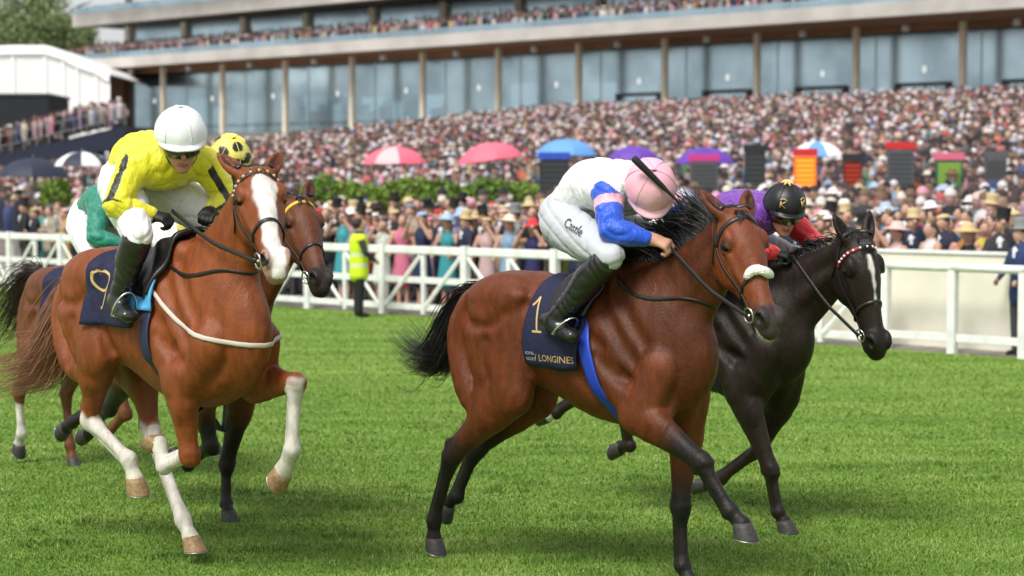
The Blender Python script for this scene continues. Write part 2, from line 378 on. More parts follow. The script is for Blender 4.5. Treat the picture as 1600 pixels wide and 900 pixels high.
# ================================================================ spectators
def crowd_body(kind, pose, h=.024):
    'a standing spectator facing -y, feet at z = 0, about 1.72 m'
    F = Field((-.55,-.5,-.05), (.55,.45,2.15), h); lat = (1,0,0); fem = kind == 'dress'
    if fem:
        F.tube([(0,0,.52,.22,.18),(0,0,.75,.19,.155),(0,0,1.0,.155,.12),(0,0,1.13,.125,.10),(0,0,1.30,.165,.12),(0,0,1.42,.13,.085)], k=.04, t=0, sub=2, lat=lat)
        for s in (-1,1): F.tube([(s*.08,0,.55,.055,.06),(s*.08,.02,.30,.05,.055),(s*.075,0,.06,.035,.035),(s*.075,-.10,.03,.035,.025)], k=.02, t=1)
    else:
        F.tube([(0,0,.80,.175,.13),(0,0,1.0,.165,.125),(0,0,1.15,.165,.12),(0,0,1.32,.195,.13),(0,0,1.45,.15,.095)], k=.04, t=0, sub=2, lat=lat)
        for s in (-1,1): F.tube([(s*.09,0,.88,.095,.10),(s*.10,0,.48,.07,.075),(s*.10,.01,.10,.055,.06)], k=.03, t=4); F.tube([(s*.10,.02,.04,.04,.04),(s*.10,-.12,.035,.042,.03)], k=.02, t=5)
    F.tube([(0,0,1.42,.06,.06),(0,-.01,1.55,.052,.055)], k=.03, t=1)
    F.ell((0,-.02,1.635), (.078,.098,.118), .03, 1); F.ell((0,-.115,1.62), (.013,.02,.02), .012, 1)
    F.ell((0,.012,1.665), (.087,.098,.105), .008, 2)
    if fem: F.ell((0,.05,1.56), (.085,.06,.13), .03, 2)
    if not fem: F.ell((0,-.105,1.36), (.045,.03,.13), .005, 3)
    for s in (-1,1):
        sh = V(s*.185,0,1.40); up = (pose == 'up2') or (pose == 'up' and s > 0)
        el = V(s*.27,-.06,1.16) if not up else V(s*.34,-.14,1.30); wr = V(s*.22,-.22,1.02) if not up else V(s*.14,-.20,1.60)
        if pose == 'fold' and not up: el = V(s*.26,-.05,1.15); wr = V(-s*.02,-.20,1.20)
        F.tube([(*sh,.062,.06),(*el,.047,.047),(*(el+(wr-el)*.35),.045,.045)], k=.03, t=0 if not fem else 1)
        F.tube([(*(el+(wr-el)*.35),.042,.042),(*wr,.032,.032)], k=.01, t=0 if not fem else 1)
        F.ell(wr+(wr-el)*.25, (.04,.035,.05), .02, 1)
    v, f, lab, T = F.mesh(2); mi = np.clip(lab[f[:,0]], 0, 5)
    return v, f, mi
cloth = mat('crowd_clothes', objcol=True, rough=.75, noise=.2, nscale=9)
cm = [cloth, mat('crowd_skin', (.50,.29,.21), rough=.6), mat('crowd_hair', (.05,.03,.018), rough=.5), mat('crowd_shirt', (.72,.72,.74), rough=.7), mat('crowd_trousers', (.05,.05,.06), rough=.8), mat('crowd_shoe', (.015,.013,.012), rough=.4)]
PROTO = {}
for kd in ('suit', 'dress'):
    for ps in ('down', 'up', 'fold') if kd == 'suit' else ('down', 'up', 'up2'):
        v, f, mi = crowd_body(kd, ps); o = mk('person', v, f, None, mi=mi, mats=cm); PROTO[kd, ps] = o.data; bpy.data.objects.remove(o)
hatm = mat('hat_felt', objcol=True, rough=.8)
def hat_mesh(kind):
    m = MB()
    if kind == 'top hat': m.lathe([(.145,-.008),(.15,.0),(.10,.008),(.095,.02),(.098,.10),(.105,.15),(.10,.155),(.001,.158)], 16)
    elif kind == 'wide hat': m.lathe([(.24,-.02),(.245,-.012),(.11,.02),(.10,.06),(.085,.10),(.05,.115),(.001,.118)], 18)
    elif kind == 'small hat': m.lathe([(.10,-.012),(.105,.0),(.10,.03),(.07,.05),(.001,.056)], 14)
    else:
        m.lathe([(.06,.0),(.062,.008),(.001,.02)], 12)
        for k in range(5): a = k*1.25; m.tube([(.02*math.cos(a),.02*math.sin(a),.01),(.08*math.cos(a),.08*math.sin(a),.07),(.13*math.cos(a),.13*math.sin(a),.05)], [.02,.035,.008], 5, flat=.3)
    return m
HATS = {}
for k in ('top hat','wide hat','small hat','fascinator'): o = hat_mesh(k).build('hat', hatm, None, True); HATS[k] = o.data; bpy.data.objects.remove(o)
PAL_D = [('pink',(.72,.24,.34)),('white',(.75,.74,.72)),('cream',(.70,.60,.44)),('pale blue',(.30,.45,.68)),('red',(.60,.05,.05)),('yellow',(.72,.52,.08)),('green',(.07,.25,.10)),('navy',(.02,.03,.10)),('black',(.02,.02,.022)),('blush',(.68,.42,.38)),('lilac',(.40,.28,.52)),('orange',(.70,.20,.06)),('turquoise',(.06,.36,.38))]
PAL_S = [('black',(.015,.015,.017)),('navy',(.02,.028,.07)),('grey',(.16,.16,.17)),('charcoal',(.045,.045,.05)),('light grey',(.35,.35,.36)),('blue',(.05,.09,.28)),('beige',(.48,.38,.26))]
PAL_H = [('cream',(.72,.63,.48)),('white',(.78,.77,.75)),('pink',(.75,.28,.38)),('black',(.02,.02,.02)),('red',(.6,.04,.05)),('pale blue',(.35,.50,.70)),('straw',(.60,.45,.22)),('blush',(.72,.48,.44))]
def ordn(i): return '%d%s' % (i, 'th' if 10 <= i % 100 <= 20 else {1:'st',2:'nd',3:'rd'}.get(i % 10, 'th'))
rows = [('front', 1.22, .0), ('second', 1.85, .25), ('third', 2.4, .0), ('fourth', 3.3, .3), ('fifth', 4.3, .1), ('sixth', 5.4, .2)]
rr = random.Random(5); total = 0
for rn_, n0_, off in rows:
    s = pxs(-25)-n0_*.25+off; cnt = 0; lim = pxs(1625)+n0_*.35
    while s < lim and total < 297:
        step = .50+.14*rr.random(); n = n0_+(rr.random()-.5)*(.12 if n0_ < 1.5 else .4); p = rail_pt(s, n)
        px = 800+FPX*p[0]/p[1]
        if px < -25 or px > 1625: s += step; continue
        fem = rr.random() < .52; cnt += 1; total += 1
        kd = 'dress' if fem else 'suit'; ps = rr.choice(['down','down','up','up2'] if fem else ['down','fold','up','down'])
        cn, cc = rr.choice(PAL_D if fem else PAL_S+PAL_S[:2]+PAL_S[:2])
        hk = rr.choice(['wide hat','wide hat','small hat','fascinator',None] if fem else ['top hat','top hat',None,None,'small hat'])
        hn, hc = rr.choice(PAL_H) if fem else rr.choice([('black',(.012,.012,.013)),('black',(.012,.012,.013)),('grey',(.22,.22,.23)),('straw',(.60,.47,.26))])
        o = bpy.data.objects.new('person', PROTO[kd, ps]); COL.objects.link(o); o.location = (p[0], p[1], gzp(s, n)); sc = (.90+.1*rr.random()) if fem else (.96+.1*rr.random()); o.scale = (sc, sc, sc)
        o.rotation_euler = (0, 0, RZ+(rr.random()-.5)*.9+ (.4 if rr.random() < .3 else 0)); o.color = (*[min(1, c*(.65+.3*rr.random())) for c in cc], 1)
        tag(o, 'spectator in %s %s%s, %s from left, %s row' % (cn, kd, (' and %s %s' % (hn, hk)) if hk else ', bareheaded', ordn(cnt), rn_), 'spectator', 'spectators standing behind the rail')
        if hk:
            h = bpy.data.objects.new('hat', HATS[hk]); COL.objects.link(h); h.parent = o; h.location = (.02*(rr.random()-.5), -.005, 1.725 if hk != 'fascinator' else 1.765); h.rotation_euler = ((rr.random()-.5)*.3, (rr.random()-.5)*.35, rr.random()*6); h.color = (*hc, 1)
        s += step
p = rail_pt(pxs(1576), .32); o = bpy.data.objects.new('person', PROTO['suit', 'down']); COL.objects.link(o); o.location = (p[0], p[1], -.30); o.rotation_euler = (0,0,RZ-.4); o.scale = (.97,.97,1.0); o.color = (.02,.04,.13,1)
tag(o, 'man in blue suit and grey hat standing between rail and hoarding at the right edge', 'spectator')
h = bpy.data.objects.new('hat', HATS['top hat']); COL.objects.link(h); h.parent = o; h.location = (0,-.005,1.725); h.color = (.25,.25,.27,1)
# far crowd, nobody could count it
def far_crowd(name, label, S, N, Z, rot=None, seed=3, big=1.0):
    r = np.random.default_rng(seed); K = len(S)
    # template figure: torso, head, hat or hair
    def lat(prof, n):
        v = [(a*math.cos(2*math.pi*k/n), a*b*math.sin(2*math.pi*k/n), z) for a, b, z in prof for k in range(n)]; f = [(i*n+k, i*n+(k+1)%n, (i+1)*n+(k+1)%n, (i+1)*n+k) for i in range(len(prof)-1) for k in range(n)]; return np.array(v), np.array(f)
    tv, tf = lat([(.17,.7,.55),(.20,.7,.95),(.23,.65,1.30),(.14,.6,1.46),(.05,.9,1.5)], 6); hv, hf = lat([(.05,1,1.48),(.095,1.1,1.58),(.095,1.1,1.68),(.03,1,1.75)], 6)
    kv, kf = lat([(.11,1.05,1.66),(.10,1.05,1.74),(.03,1,1.79)], 6); wv, wf = lat([(.20,1,1.70),(.11,1,1.735),(.09,1,1.80),(.02,1,1.83)], 6)
    av, af = lat([(.05,1,1.0),(.055,1,1.15),(.05,1,1.36)], 4); av[:,0] += .25
    V_ = []; F_ = []; C_ = []; base = 0
    P = np.array([rail_pt(s, n) for s, n in zip(S, N)]) if rot is None else np.stack([S, N], 1)
    pal = np.array([c for _, c in PAL_D+PAL_S+PAL_S+PAL_S+[('w',(.70,.68,.70))]*4+[('b',(.60,.38,.38))]*3+[('p',(.62,.28,.36))]*2]); pal = np.vstack([pal*.8+pal.mean(1, keepdims=True)*.2, [(.02,.02,.025)]*8, [(.05,.04,.05)]*8])*.70; hp = np.array([(.62,.56,.48),(.70,.68,.68),(.62,.30,.38),(.02,.02,.02),(.45,.08,.08),(.35,.42,.55),(.45,.36,.24),(.60,.44,.42)]+[(.05,.035,.033)]*7+[(.60,.57,.58)]*2+[(.015,.015,.018)]*4+[(.16,.10,.06)]*3); sk = np.array((.46,.29,.245))
    ang = r.random(K)*1.2-.6+RZ; sc = (.92+.16*r.random(K))*big
    body = pal[r.integers(len(pal), size=K)]*(.8+.4*r.random((K,1))); hat = hp[r.integers(len(hp), size=K)]; wide = r.random(K) < .22
    for (tv_, tf_, kind) in ((tv,tf,0),(hv,hf,1),(kv,kf,2),(wv,wf,3),(av,af,4)):
        idx = np.arange(K) if kind in (0,1) else (np.where(~wide)[0] if kind == 2 else np.where(wide)[0] if kind == 3 else np.where(r.random(K) < .5)[0])
        c, s_ = np.cos(ang[idx])[:,None], np.sin(ang[idx])[:,None]; q = tv_[None]*sc[idx][:,None,None]
        x = q[...,0]*c-q[...,1]*s_+P[idx,0][:,None]; y = q[...,0]*s_+q[...,1]*c+P[idx,1][:,None]; z = q[...,2]+Z[idx][:,None]
        V_.append(np.stack([x,y,z], -1).reshape(-1,3)); F_.append((tf_[None]+(np.arange(len(idx))*len(tv_))[:,None,None]).reshape(-1,4)+base); base += len(idx)*len(tv_)
        col = body[idx] if kind in (0,) else (np.tile(sk, (len(idx),1))*(.8+.4*r.random((len(idx),1))) if kind in (1,4) else hat[idx]); C_.append(np.repeat(col, len(tv_), 0))
    return tag(mk(name, np.concatenate(V_), np.concatenate(F_).astype(np.int32), mat('far_crowd_cloth', attr='Col', rough=.8), cols=np.concatenate(C_)), label, 'crowd', kind='stuff')
rg = np.random.default_rng(21); S = []; N = []
for n in list(np.arange(6.3,20,1.15))+list(20+1.6*np.arange(0,50)+.8):
    a, b = pxs(-40)-n*.35-2, pxs(1640)+n*.62+3; 
    # visible stretch of this row
    s = a-40
    while s < b+40:
        p = rail_pt(s, n); px = 800+FPX*p[0]/p[1]
        if -30 < px < 1630 and not (px < 190 and n > 62): S.append(s+.15*rg.random()); N.append(n+.5*(rg.random()-.5))
        s += .42+.26*rg.random() if n > 20 else .5+.5*rg.random()
S = np.array(S); N = np.array(N); step_z = lambda n: np.where(n < 20, gz(n, 30+0*n), .204+.0895*1.6*np.ceil((n-20)/1.6))
Zs = step_z(N); far_crowd('crowd_on_terrace', 'dense crowd of racegoers packed on the terrace below the grandstand', S, N, Zs)
print('far crowd', len(S), 'individuals', total)
# ================================================================ steward, umbrellas, betting boards, shrubs
def at(px, py, Y):
    'world point at depth Y seen at photo pixel (px, py)'
    c, q = math.cos(PITCH), math.sin(PITCH); ru = (450-py)/FPX; r = V((px-800)/FPX, c+ru*q, -q+ru*c); return V(0,0,CAM_H)+r*(Y/r[1])
v, f, mi = crowd_body('suit', 'down', .016)
p = at(561, 487, 33.6)
stw = mk('person', v, f, None, mi=mi, mats=[mat('steward_shirt', (.03,.03,.035), rough=.8), cm[1], mat('steward_hair', (.02,.014,.01), rough=.6), mat('steward_shirt'), mat('steward_trousers', (.012,.012,.014), rough=.8), cm[5]])
stw.location = (p[0], p[1], -.30); stw.rotation_euler = (0,0,RZ+2.6); stw.scale = (1.15,1.1,.98)
tag(stw, 'steward in yellow high visibility vest and black trousers at the white rail', 'steward')
F = Field((-.5,-.4,.6), (.5,.4,1.6), .016); F.tube([(0,0,.76,.20,.155),(0,0,1.0,.19,.15),(0,0,1.15,.19,.145),(0,0,1.34,.215,.15),(0,0,1.44,.15,.10)], k=.04, t=0, sub=2, lat=(1,0,0))
for s in (-1,1): F.ell((s*.17,0,1.40), (.085,.085,.075), .04, 0)
v, f, l, T = F.mesh(2); hv = np.tile(np.array((.62,.80,.02)), (len(v),1)); band = ((v[:,2] > .90)&(v[:,2] < .95))|((v[:,2] > 1.10)&(v[:,2] < 1.15)); hv[band] = (.62,.66,.60)
mk('vest', v, f, mat('hi_vis', attr='Col', rough=.6), stw, cols=hv)
def umbrella(px, top, width, Y, cols, label, tilt=0):
    c = at(px, top, Y); ppm = FPX/Y; R = width/ppm/2; hgt = R*.52; g = at(px, 300, Y); n = (c[0]-RO[0])*RN[0]+(c[1]-RO[1])*RN[1]; z0 = float(gz(np.array(n), np.array(30.)))
    o = empty('umbrella', (c[0], c[1], z0)); H = c[2]-z0; tag(o, label, 'umbrella', 'umbrellas above the betting ring')
    M = Matrix.Rotation(rad(tilt), 4, 'Y')
    N = 8
    for k in range(N):
        vv = []; J = 6; I = 5
        for j in range(J+1):
            t = j/J; r = R*math.sin(t*1.25)/math.sin(1.25); z = H-hgt*(1-math.cos(t*1.25))/(1-math.cos(1.25))
            for i in range(I):
                a = 2*math.pi*(k+i/(I-1))/N+.2; sag = .05*R*t*t*math.sin(math.pi*i/(I-1)); rr_ = r-sag; vv.append((rr_*math.cos(a), rr_*math.sin(a), z-sag*.3))
        ff = [(j*I+i, j*I+i+1, (j+1)*I+i+1, (j+1)*I+i) for j in range(J) for i in range(I-1)]
        n0 = len(vv); vv += [(x,y,z-.008) for x,y,z in vv]; ff += [tuple(q+n0 for q in f_[::-1]) for f_ in ff]
        vv = [tuple(M @ Vector((x,y,z-H)) + Vector((0,0,H))) for x,y,z in vv]
        cn, cc = cols[k % len(cols)]; mk('canopy_panel', vv, ff, mat('canopy_'+cn, cc, rough=.6), o)
    m = MB(); m.tube([(0,0,0),(0,0,H-.03)], .022, 8); m.build('pole', mat('pole_grey', (.3,.3,.3), rough=.4, metal=.6), o, True)
    m = MB(); m.tube([(0,0,H-.01),(0,0,H+.09)], [.02,.006], 8); m.build('finial', mat('pole_grey'), o, True)
    m = MB(); m.lathe([(.28,0),(.28,.04),(.04,.09),(.03,.3)], 14); m.build('base', mat('base_black', (.02,.02,.02), rough=.6), o)
pinkc = [('coral', (.80,.13,.20))]
umbrella(617, 229, 102, 58, [('coral', (.80,.15,.22)),('coral', (.80,.15,.22)),('coral_light',(.82,.45,.48))], 'coral pink umbrella with pale panels, left of the two pink ones')
umbrella(763, 223, 106, 57, pinkc, 'plain coral pink umbrella, right of the two pink ones', tilt=-8)
umbrella(885, 217, 100, 57, [('sky', (.13,.32,.68))], 'sky blue umbrella above the crouched white and blue jockey')
umbrella(990, 228, 84, 60, [('violet', (.13,.05,.38))], 'violet umbrella just behind the pink capped jockey')
umbrella(1102, 230, 96, 58, [('violet', (.15,.06,.42)),('violet_dark', (.10,.04,.32))], 'two tone violet umbrella above a betting board')
umbrella(1277, 221, 88, 58, [('white', (.80,.80,.80)),('sky', (.13,.32,.68)),('white', (.8,.8,.8)),('red', (.65,.06,.05))], 'white umbrella with blue and red panels on the right')
umbrella(128, 237, 84, 52, [('white', (.8,.8,.8)),('ink', (.02,.025,.05))], 'black and white umbrella at the far left')
umbrella(52, 247, 110, 54, [('ink', (.02,.025,.05))], 'dark navy umbrella at the left edge')
def board(px, top, bot, wpx, Y, panel, head, label, lit=None, rowsn=7):
    c = at(px, top, Y); b = at(px, bot, Y); ppm = FPX/Y; W = wpx/ppm; n = (c[0]-RO[0])*RN[0]+(c[1]-RO[1])*RN[1]; z0 = float(gz(np.array(n), np.array(30.)))
    o = empty('betting_board', (c[0], c[1], z0), 0); tag(o, label, 'board', 'bookmakers betting boards'); zt, zb = c[2]-z0, b[2]-z0
    MB().box((-W/2,-.06,zb), (W/2,.06,zt-.2), bev=.01).build('panel', panel, o); MB().box((-W/2-.04,-.075,zt-.195), (W/2+.04,.075,zt), bev=.01).build('header', head, o)
    for s in (-1,1): MB().box((s*W*.42-.02,-.02,0), (s*W*.42+.02,.02,zb-.003)).build('leg', mat('pole_grey', (.3,.3,.3), rough=.4, metal=.6), o)
    for r_ in range(rowsn):
        z = zb+.06+(zt-.2-zb-.1)*r_/rowsn
        MB().box((-W*.42,-.068,z), (W*.42,-.061,z+(zt-.3-zb)/rowsn*.55)).build('price_row', lit or mat('board_row', (.05,.055,.06), rough=.5), o)
def emis(name, col, s):
    m = mat(name, col, rough=.4); p = m.node_tree.nodes['Principled BSDF']; p.inputs['Emission Color'].default_value = (*col, 1); p.inputs['Emission Strength'].default_value = s; return m
dk = mat('board_dark', (.025,.027,.032), rough=.5); gr = mat('board_grey', (.10,.105,.115), rough=.6)
board(866, 238, 312, 46, 53, dk, mat('head_blue', (.03,.09,.50)), 'dark betting board with blue header behind the white and blue jockey')
board(1100, 241, 305, 44, 53, gr, mat('head_magenta', (.6,.05,.25)), 'grey betting board with magenta header under violet umbrella')
board(1180, 226, 300, 32, 52, dk, dk, 'tall black betting board without bright header')
board(1258, 232, 302, 34, 52, emis('led_orange', (.9,.12,.01), .5), mat('head_red', (.6,.03,.03)), 'glowing orange betting board beside the white umbrella', lit=emis('led_orange2', (.95,.25,.02), .9))
board(1332, 240, 308, 28, 52, mat('board_maroon', (.10,.015,.012), rough=.5), dk, 'narrow dark maroon betting board', lit=emis('led_red', (.35,.03,.01), .25))
board(1407, 222, 292, 42, 52, gr, mat('head_red', (.6,.03,.03)), 'plain grey betting board with red header')
board(1483, 239, 292, 42, 52, mat('board_green', (.03,.12,.06), rough=.5), mat('head_pink', (.7,.15,.25)), 'green betting board with pink header', lit=emis('led_lime', (.25,.4,.05), .25))
board(1556, 236, 282, 34, 52, gr, gr, 'small all grey betting board near the right edge')
# flowering shrubs in planters
def shrub(px, Y, w, top, label, seed, light):
    r = np.random.default_rng(seed); c = at(px, top, Y); n = (c[0]-RO[0])*RN[0]+(c[1]-RO[1])*RN[1]; z0 = float(gz(np.array(n), np.array(30.))); H = c[2]-z0
    o = empty('shrub', (c[0], c[1], z0)); tag(o, label, 'shrub', 'shrubs in planters behind the rail')
    K = 1100; d = r.normal(size=(K,3)); d /= np.linalg.norm(d, axis=1)[:,None]; d[:,2] *= .8; rad_ = (.55+.45*r.random(K))**.6*(1+.25*nz(d, 4, seed)); ctr = d*rad_[:,None]*V(w/2,w/2,.50)+V(0,0,H-.42)
    a = r.normal(size=(K,3)); a /= np.linalg.norm(a, axis=1)[:,None]; b = np.cross(a, r.normal(size=(K,3))); b /= np.linalg.norm(b, axis=1)[:,None]; s = (.05+.05*r.random(K))[:,None]
    vv = np.stack([ctr-a*s, ctr+b*s*.45, ctr+a*s, ctr-b*s*.45], 1).reshape(-1,3); ff = np.arange(K*4).reshape(-1,4)
    lc = np.array((.05,.14,.015)); yc = np.array((.22,.32,.04)); t = np.clip(r.random(K)*.6+light*.5, 0, 1)[:,None]; cols = np.repeat(lc+(yc-lc)*t, 4, 0)
    mk('foliage', vv, ff, mat('shrub_leaf', attr='Col', rough=.6), o, smooth=False, cols=cols)
    m = MB(); m.lathe([(w*.28,0),(w*.34,H-.62),(w*.36,H-.60),(w*.33,H-.58),(.01,H-.60)], 14); m.build('planter', mat('planter_stone', (.45,.42,.38), rough=.8), o, True)
    for k in range(4): aa = k*1.6; m = MB(); m.tube([(0,0,H-.62),(.12*math.cos(aa),.12*math.sin(aa),H-.35)], [.02,.01], 6); m.build('stem', mat('bark', (.08,.05,.03), rough=.9), o, True)
sw = ['dark green shrub at the left end of the planter row', 'yellow green shrub second from the left in the planter row', 'light green shrub third from the left in the planter row', 'bright shrub fourth from the left in the planter row', 'dark shrub fifth from the left in the planter row', 'bright shrub sixth from the left in the planter row', 'dark green shrub seventh from the left in the planter row', 'shrub at the right end of the planter row']
for k, (px, lt) in enumerate(((505,.1),(548,.8),(592,.5),(640,.9),(684,.15),(722,.7),(766,.1),(806,.45))): shrub(px, 45.5+.3*(k % 2)-.002*(px-500), 1.25, 276+6*(k % 3), sw[k], 40+k, lt)
shrub(88, 52, .9, 280, 'green shrub beside the dark umbrella at the far left', 77, .5)
c = at(795, 319, 42.5); o = empty('kiosk_counter', (c[0], c[1], -.02), RZ); tag(o, 'small cream kiosk counter among the crowd right of the shrubs', 'kiosk'); H = c[2]+.02
MB().box((-.36,-.3,0), (.36,.3,H-.05), bev=.01).build('cabinet', cream, o); MB().box((-.42,-.36,H-.048), (.42,.36,H), bev=.01).build('counter_top', mat('counter_white', (.75,.72,.64), rough=.5), o)
# ================================================================ grandstand
C0, C10 = V(-34.97, 207.46), V(36.63, 150.46); GD = (C10-C0)/10; GS = np.linalg.norm(GD); ga = math.atan2(GD[1], GD[0])
gs = empty('grandstand', (C0[0], C0[1], 7.3), ga); tag(gs, 'long grandstand with glass ground storey and crowded balconies behind the terrace', 'building')
# own frame: x along the front, -y towards the track, z above the terrace top
conc = mat('concrete', (.52,.49,.455), rough=.85, noise=.18, nscale=.35); wood = mat('soffit_timber', (.36,.185,.10), rough=.7, noise=.3, nscale=1.5, stretch=(.2,1,1))
stone = mat('column_stone', (.80,.71,.57), rough=.8, noise=.12, nscale=.8); dark = mat('frame_dark', (.05,.055,.06), rough=.4); xL, xR = -1.32*GS, 13*GS
glass = bpy.data.materials.new('facade_glass'); glass.use_nodes = True; n_ = glass.node_tree; n_.nodes.clear()
go = n_.nodes.new('ShaderNodeOutputMaterial'); g1 = n_.nodes.new('ShaderNodeBsdfGlossy'); g1.inputs['Roughness'].default_value = .2; g1.inputs['Color'].default_value = (.66,.82,.90,1); g2 = n_.nodes.new('ShaderNodeBsdfTransparent'); g2.inputs['Color'].default_value = (.62,.74,.78,1)
gm = n_.nodes.new('ShaderNodeMixShader'); gm.inputs[0].default_value = .60; gt = n_.nodes.new('ShaderNodeTexCoord'); gn = n_.nodes.new('ShaderNodeTexNoise'); gn.inputs['Scale'].default_value = .22; gn.inputs['Detail'].default_value = 3; gr_ = n_.nodes.new('ShaderNodeMapRange'); gr_.inputs['From Min'].default_value = .35; gr_.inputs['From Max'].default_value = .65; gr_.inputs['To Min'].default_value = .42; gr_.inputs['To Max'].default_value = .78
n_.links.new(gt.outputs['Object'], gn.inputs['Vector']); n_.links.new(gn.outputs['Fac'], gr_.inputs['Value']); n_.links.new(gr_.outputs[0], gm.inputs[0]); n_.links.new(g2.outputs[0], gm.inputs[1]); n_.links.new(g1.outputs[0], gm.inputs[2]); n_.links.new(gm.outputs[0], go.inputs[0])
ZT = 7.25
MB().box((xL,5.5,-.5), (xR,6,ZT+1)).build('inner_wall', mat('inner_wall_grey', (.30,.38,.42), rough=.8, noise=.5, nscale=.25), gs)
MB().box((xL,-.6,-.3), (xR,5.5,-.02)).build('floor_slab', conc, gs)
BM = Matrix.Translation(Vector((0,-5,0))) @ Matrix.Rotation(-.05, 4, 'Z') @ Matrix.Translation(Vector((0,5,0)))   # the balconies swing out towards the right
MB().box((xL,-4.60,ZT+.02), (xR,16,ZT+.30), M=BM).build('soffit', wood, gs)
MB().box((xL-3,-5.20,ZT+.31), (xR,16,ZT+.70), M=BM).build('balcony_deck', conc, gs)
MB().box((xL-3,-5.60,ZT+.05), (xR,-5.21,ZT+1.15), M=BM, bev=.04).build('fascia', conc, gs)
for k in range(1,5): MB().box((xL-2,-5.2+1.1*k,ZT+.701), (xR,-4.1+1.1*k-.003,ZT+.70+.3*k), M=BM).build('balcony_step', conc, gs)
MB().box((xL,-2.2,ZT-.45), (xR,-1.8,ZT+.01)).build('soffit_beam', wood, gs)
for i in range(-1, 13):
    x = i*GS
    MB().box((x-.24,-3.6,-.3), (x+.24,-3.1,ZT+.015), bev=.04).build('column', stone, gs)
    w_ = MB(); w_.box((x+.05,-.03,.0), (x+GS-.05,.03,ZT-.12)); pn = w_.build('window_pane', glass, gs)
    MB().box((x+.05,-.09,ZT-.118), (x+GS-.05,.09,ZT+.01)).build('head_frame', dark, pn); MB().box((x-.045,-.06,-.02), (x+.045,.06,ZT-.13)).build('mullion', mat('mullion_grey', (.42,.46,.48), rough=.4), pn); MB().box((x+.05,-.09,-.015), (x+GS-.05,.09,.10)).build('sill', dark, pn)
    r = random.Random(i+50)
    MB().box((x+.3,-1.05,1.0), (x+GS-.3,-.99,1.07)).build('front_rail', dark, gs)
    for k in range(3):
        a = x+.8+r.random()*(GS-3); MB().box((a,3.0+.5*k,0), (a+.6+1.6*r.random(),3.3+.5*k,1.6+1.6*r.random())).build('interior_screen', mat('interior_%d' % k, [(.05,.06,.08),(.22,.14,.09),(.5,.52,.54)][k], rough=.7), gs)
    if i >= 6:
        d = MB(); a, b = x+GS*.2, x+GS*.72; d.box((a,-.35,.0), (a+.35,-.12,2.9)); d.box((b-.35,-.35,0), (b,-.12,2.9)); d.box((a+.36,-.35,2.62), (b-.36,-.12,2.9)); d.build('door_surround', dark, gs)
    else:
        a = x+GS*(.15+.3*r.random()); MB().box((a,5.2,.4), (a+3.0,5.44,3.6+r.random())).build('white_screen', emis('screen_white', (.80,.90,.95), .7), gs)
        if r.random() < .7: MB().box((a+4.2,5.2,1), (a+5.4,5.44,3.2)).build('white_screen', mat('screen_white'), gs)
    if i < 3: MB().box((x+.8,4.0,0), (x+4.2,4.6,3.0)).build('dark_bar', mat('bar_brown', (.10,.06,.04), rough=.7), gs)
    m = MB(); m.lathe([(.22,-.55),(.30,-.5),(.30,.0),(.05,.02)], 10, Matrix.Translation(Vector((x+GS*.5,-3.9,ZT-.03)))); m.build('downlight', mat('lamp_white', (.75,.75,.75), rough=.4), gs, True)
    m = MB(); m.lathe([(.08,-.25),(.13,-.2),(.13,.2),(.08,.25)], 10, Matrix.Translation(Vector((x+GS*.5,-.6,3.9)))); m.build('wall_lamp', emis('lamp_glow', (.95,.95,.92), .5), gs, True)
    # balustrade glass, posts, upper storey
    b = MB(); b.box((x-GS*.5+.05,-5.42,ZT+1.16), (x+GS*.5-.05,-5.38,ZT+1.75), M=BM); b.build('balustrade_pane', glass, gs)
    MB().box((x-GS*.5-.04,-5.45,ZT+1.152), (x-GS*.5+.04,-5.35,ZT+1.80), M=BM).build('balustrade_post', mat('mullion_grey', (.42,.46,.48), rough=.4), gs)
    MB().box((x-.35,-.55,ZT+.2), (x+.35,.30,ZT+4.95)).build('upper_column', stone, gs)
    w_ = MB(); w_.box((x+.4,-.03,ZT+.40), (x+GS-.4,.03,ZT+4.9)); w_.build('upper_window_pane', glass, gs)
MB().box((xL,2.5,ZT+.37), (xR,2.9,ZT+4.9)).build('upper_wall', mat('upper_wall_dark', (.09,.075,.065), rough=.8), gs)
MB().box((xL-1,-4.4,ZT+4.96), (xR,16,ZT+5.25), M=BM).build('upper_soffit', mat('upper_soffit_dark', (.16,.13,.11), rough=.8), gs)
MB().box((xL-2,-4.8,ZT+4.9), (xR,-4.41,ZT+6.3), M=BM, bev=.04).build('upper_fascia', conc, gs)
MB().box((xL-2,-4.7,ZT+6.31), (xR,-4.64,ZT+7.0), M=BM).build('upper_balustrade', glass, gs)
MB().box((xL-1.5,-9,ZT+10.0), (xR,6,ZT+10.5)).build('roof', conc, gs)
for i in range(-1, 13, 2): MB().box((i*GS-.3,-.5,ZT+5.26), (i*GS+.3,.1,ZT+9.99)).build('roof_column', stone, gs)
MB().box((xL-.5,-.9,-7.5), (xL+2.6,6,ZT+.012)).build('brick_pier', mat('pier_brick', (.20,.11,.065), rough=.85, noise=.25, nscale=1), gs)
rg2 = np.random.default_rng(9); bx = []; by = []; bz = []; cg, sg = math.cos(ga), math.sin(ga)
for (y0, z, dens) in ((-4.9,.71,.50),(-4.3,.71,.6),(-3.6,1.01,.55),(-2.5,1.31,.55),(-1.4,1.61,.6),(-4.1,5.26,.7),(-3.6,5.3,.7)):
    x = xL-2
    while x < xR:
        q = BM @ Vector((x, y0, 0)); bx.append(C0[0]+q.x*cg-q.y*sg); by.append(C0[1]+q.x*sg+q.y*cg); bz.append(7.3+ZT+z); x += dens*(.5+rg2.random())
far_crowd('crowd_on_balconies', 'racegoers lining the grandstand balconies', np.array(bx), np.array(by), np.array(bz), rot=1, seed=8)
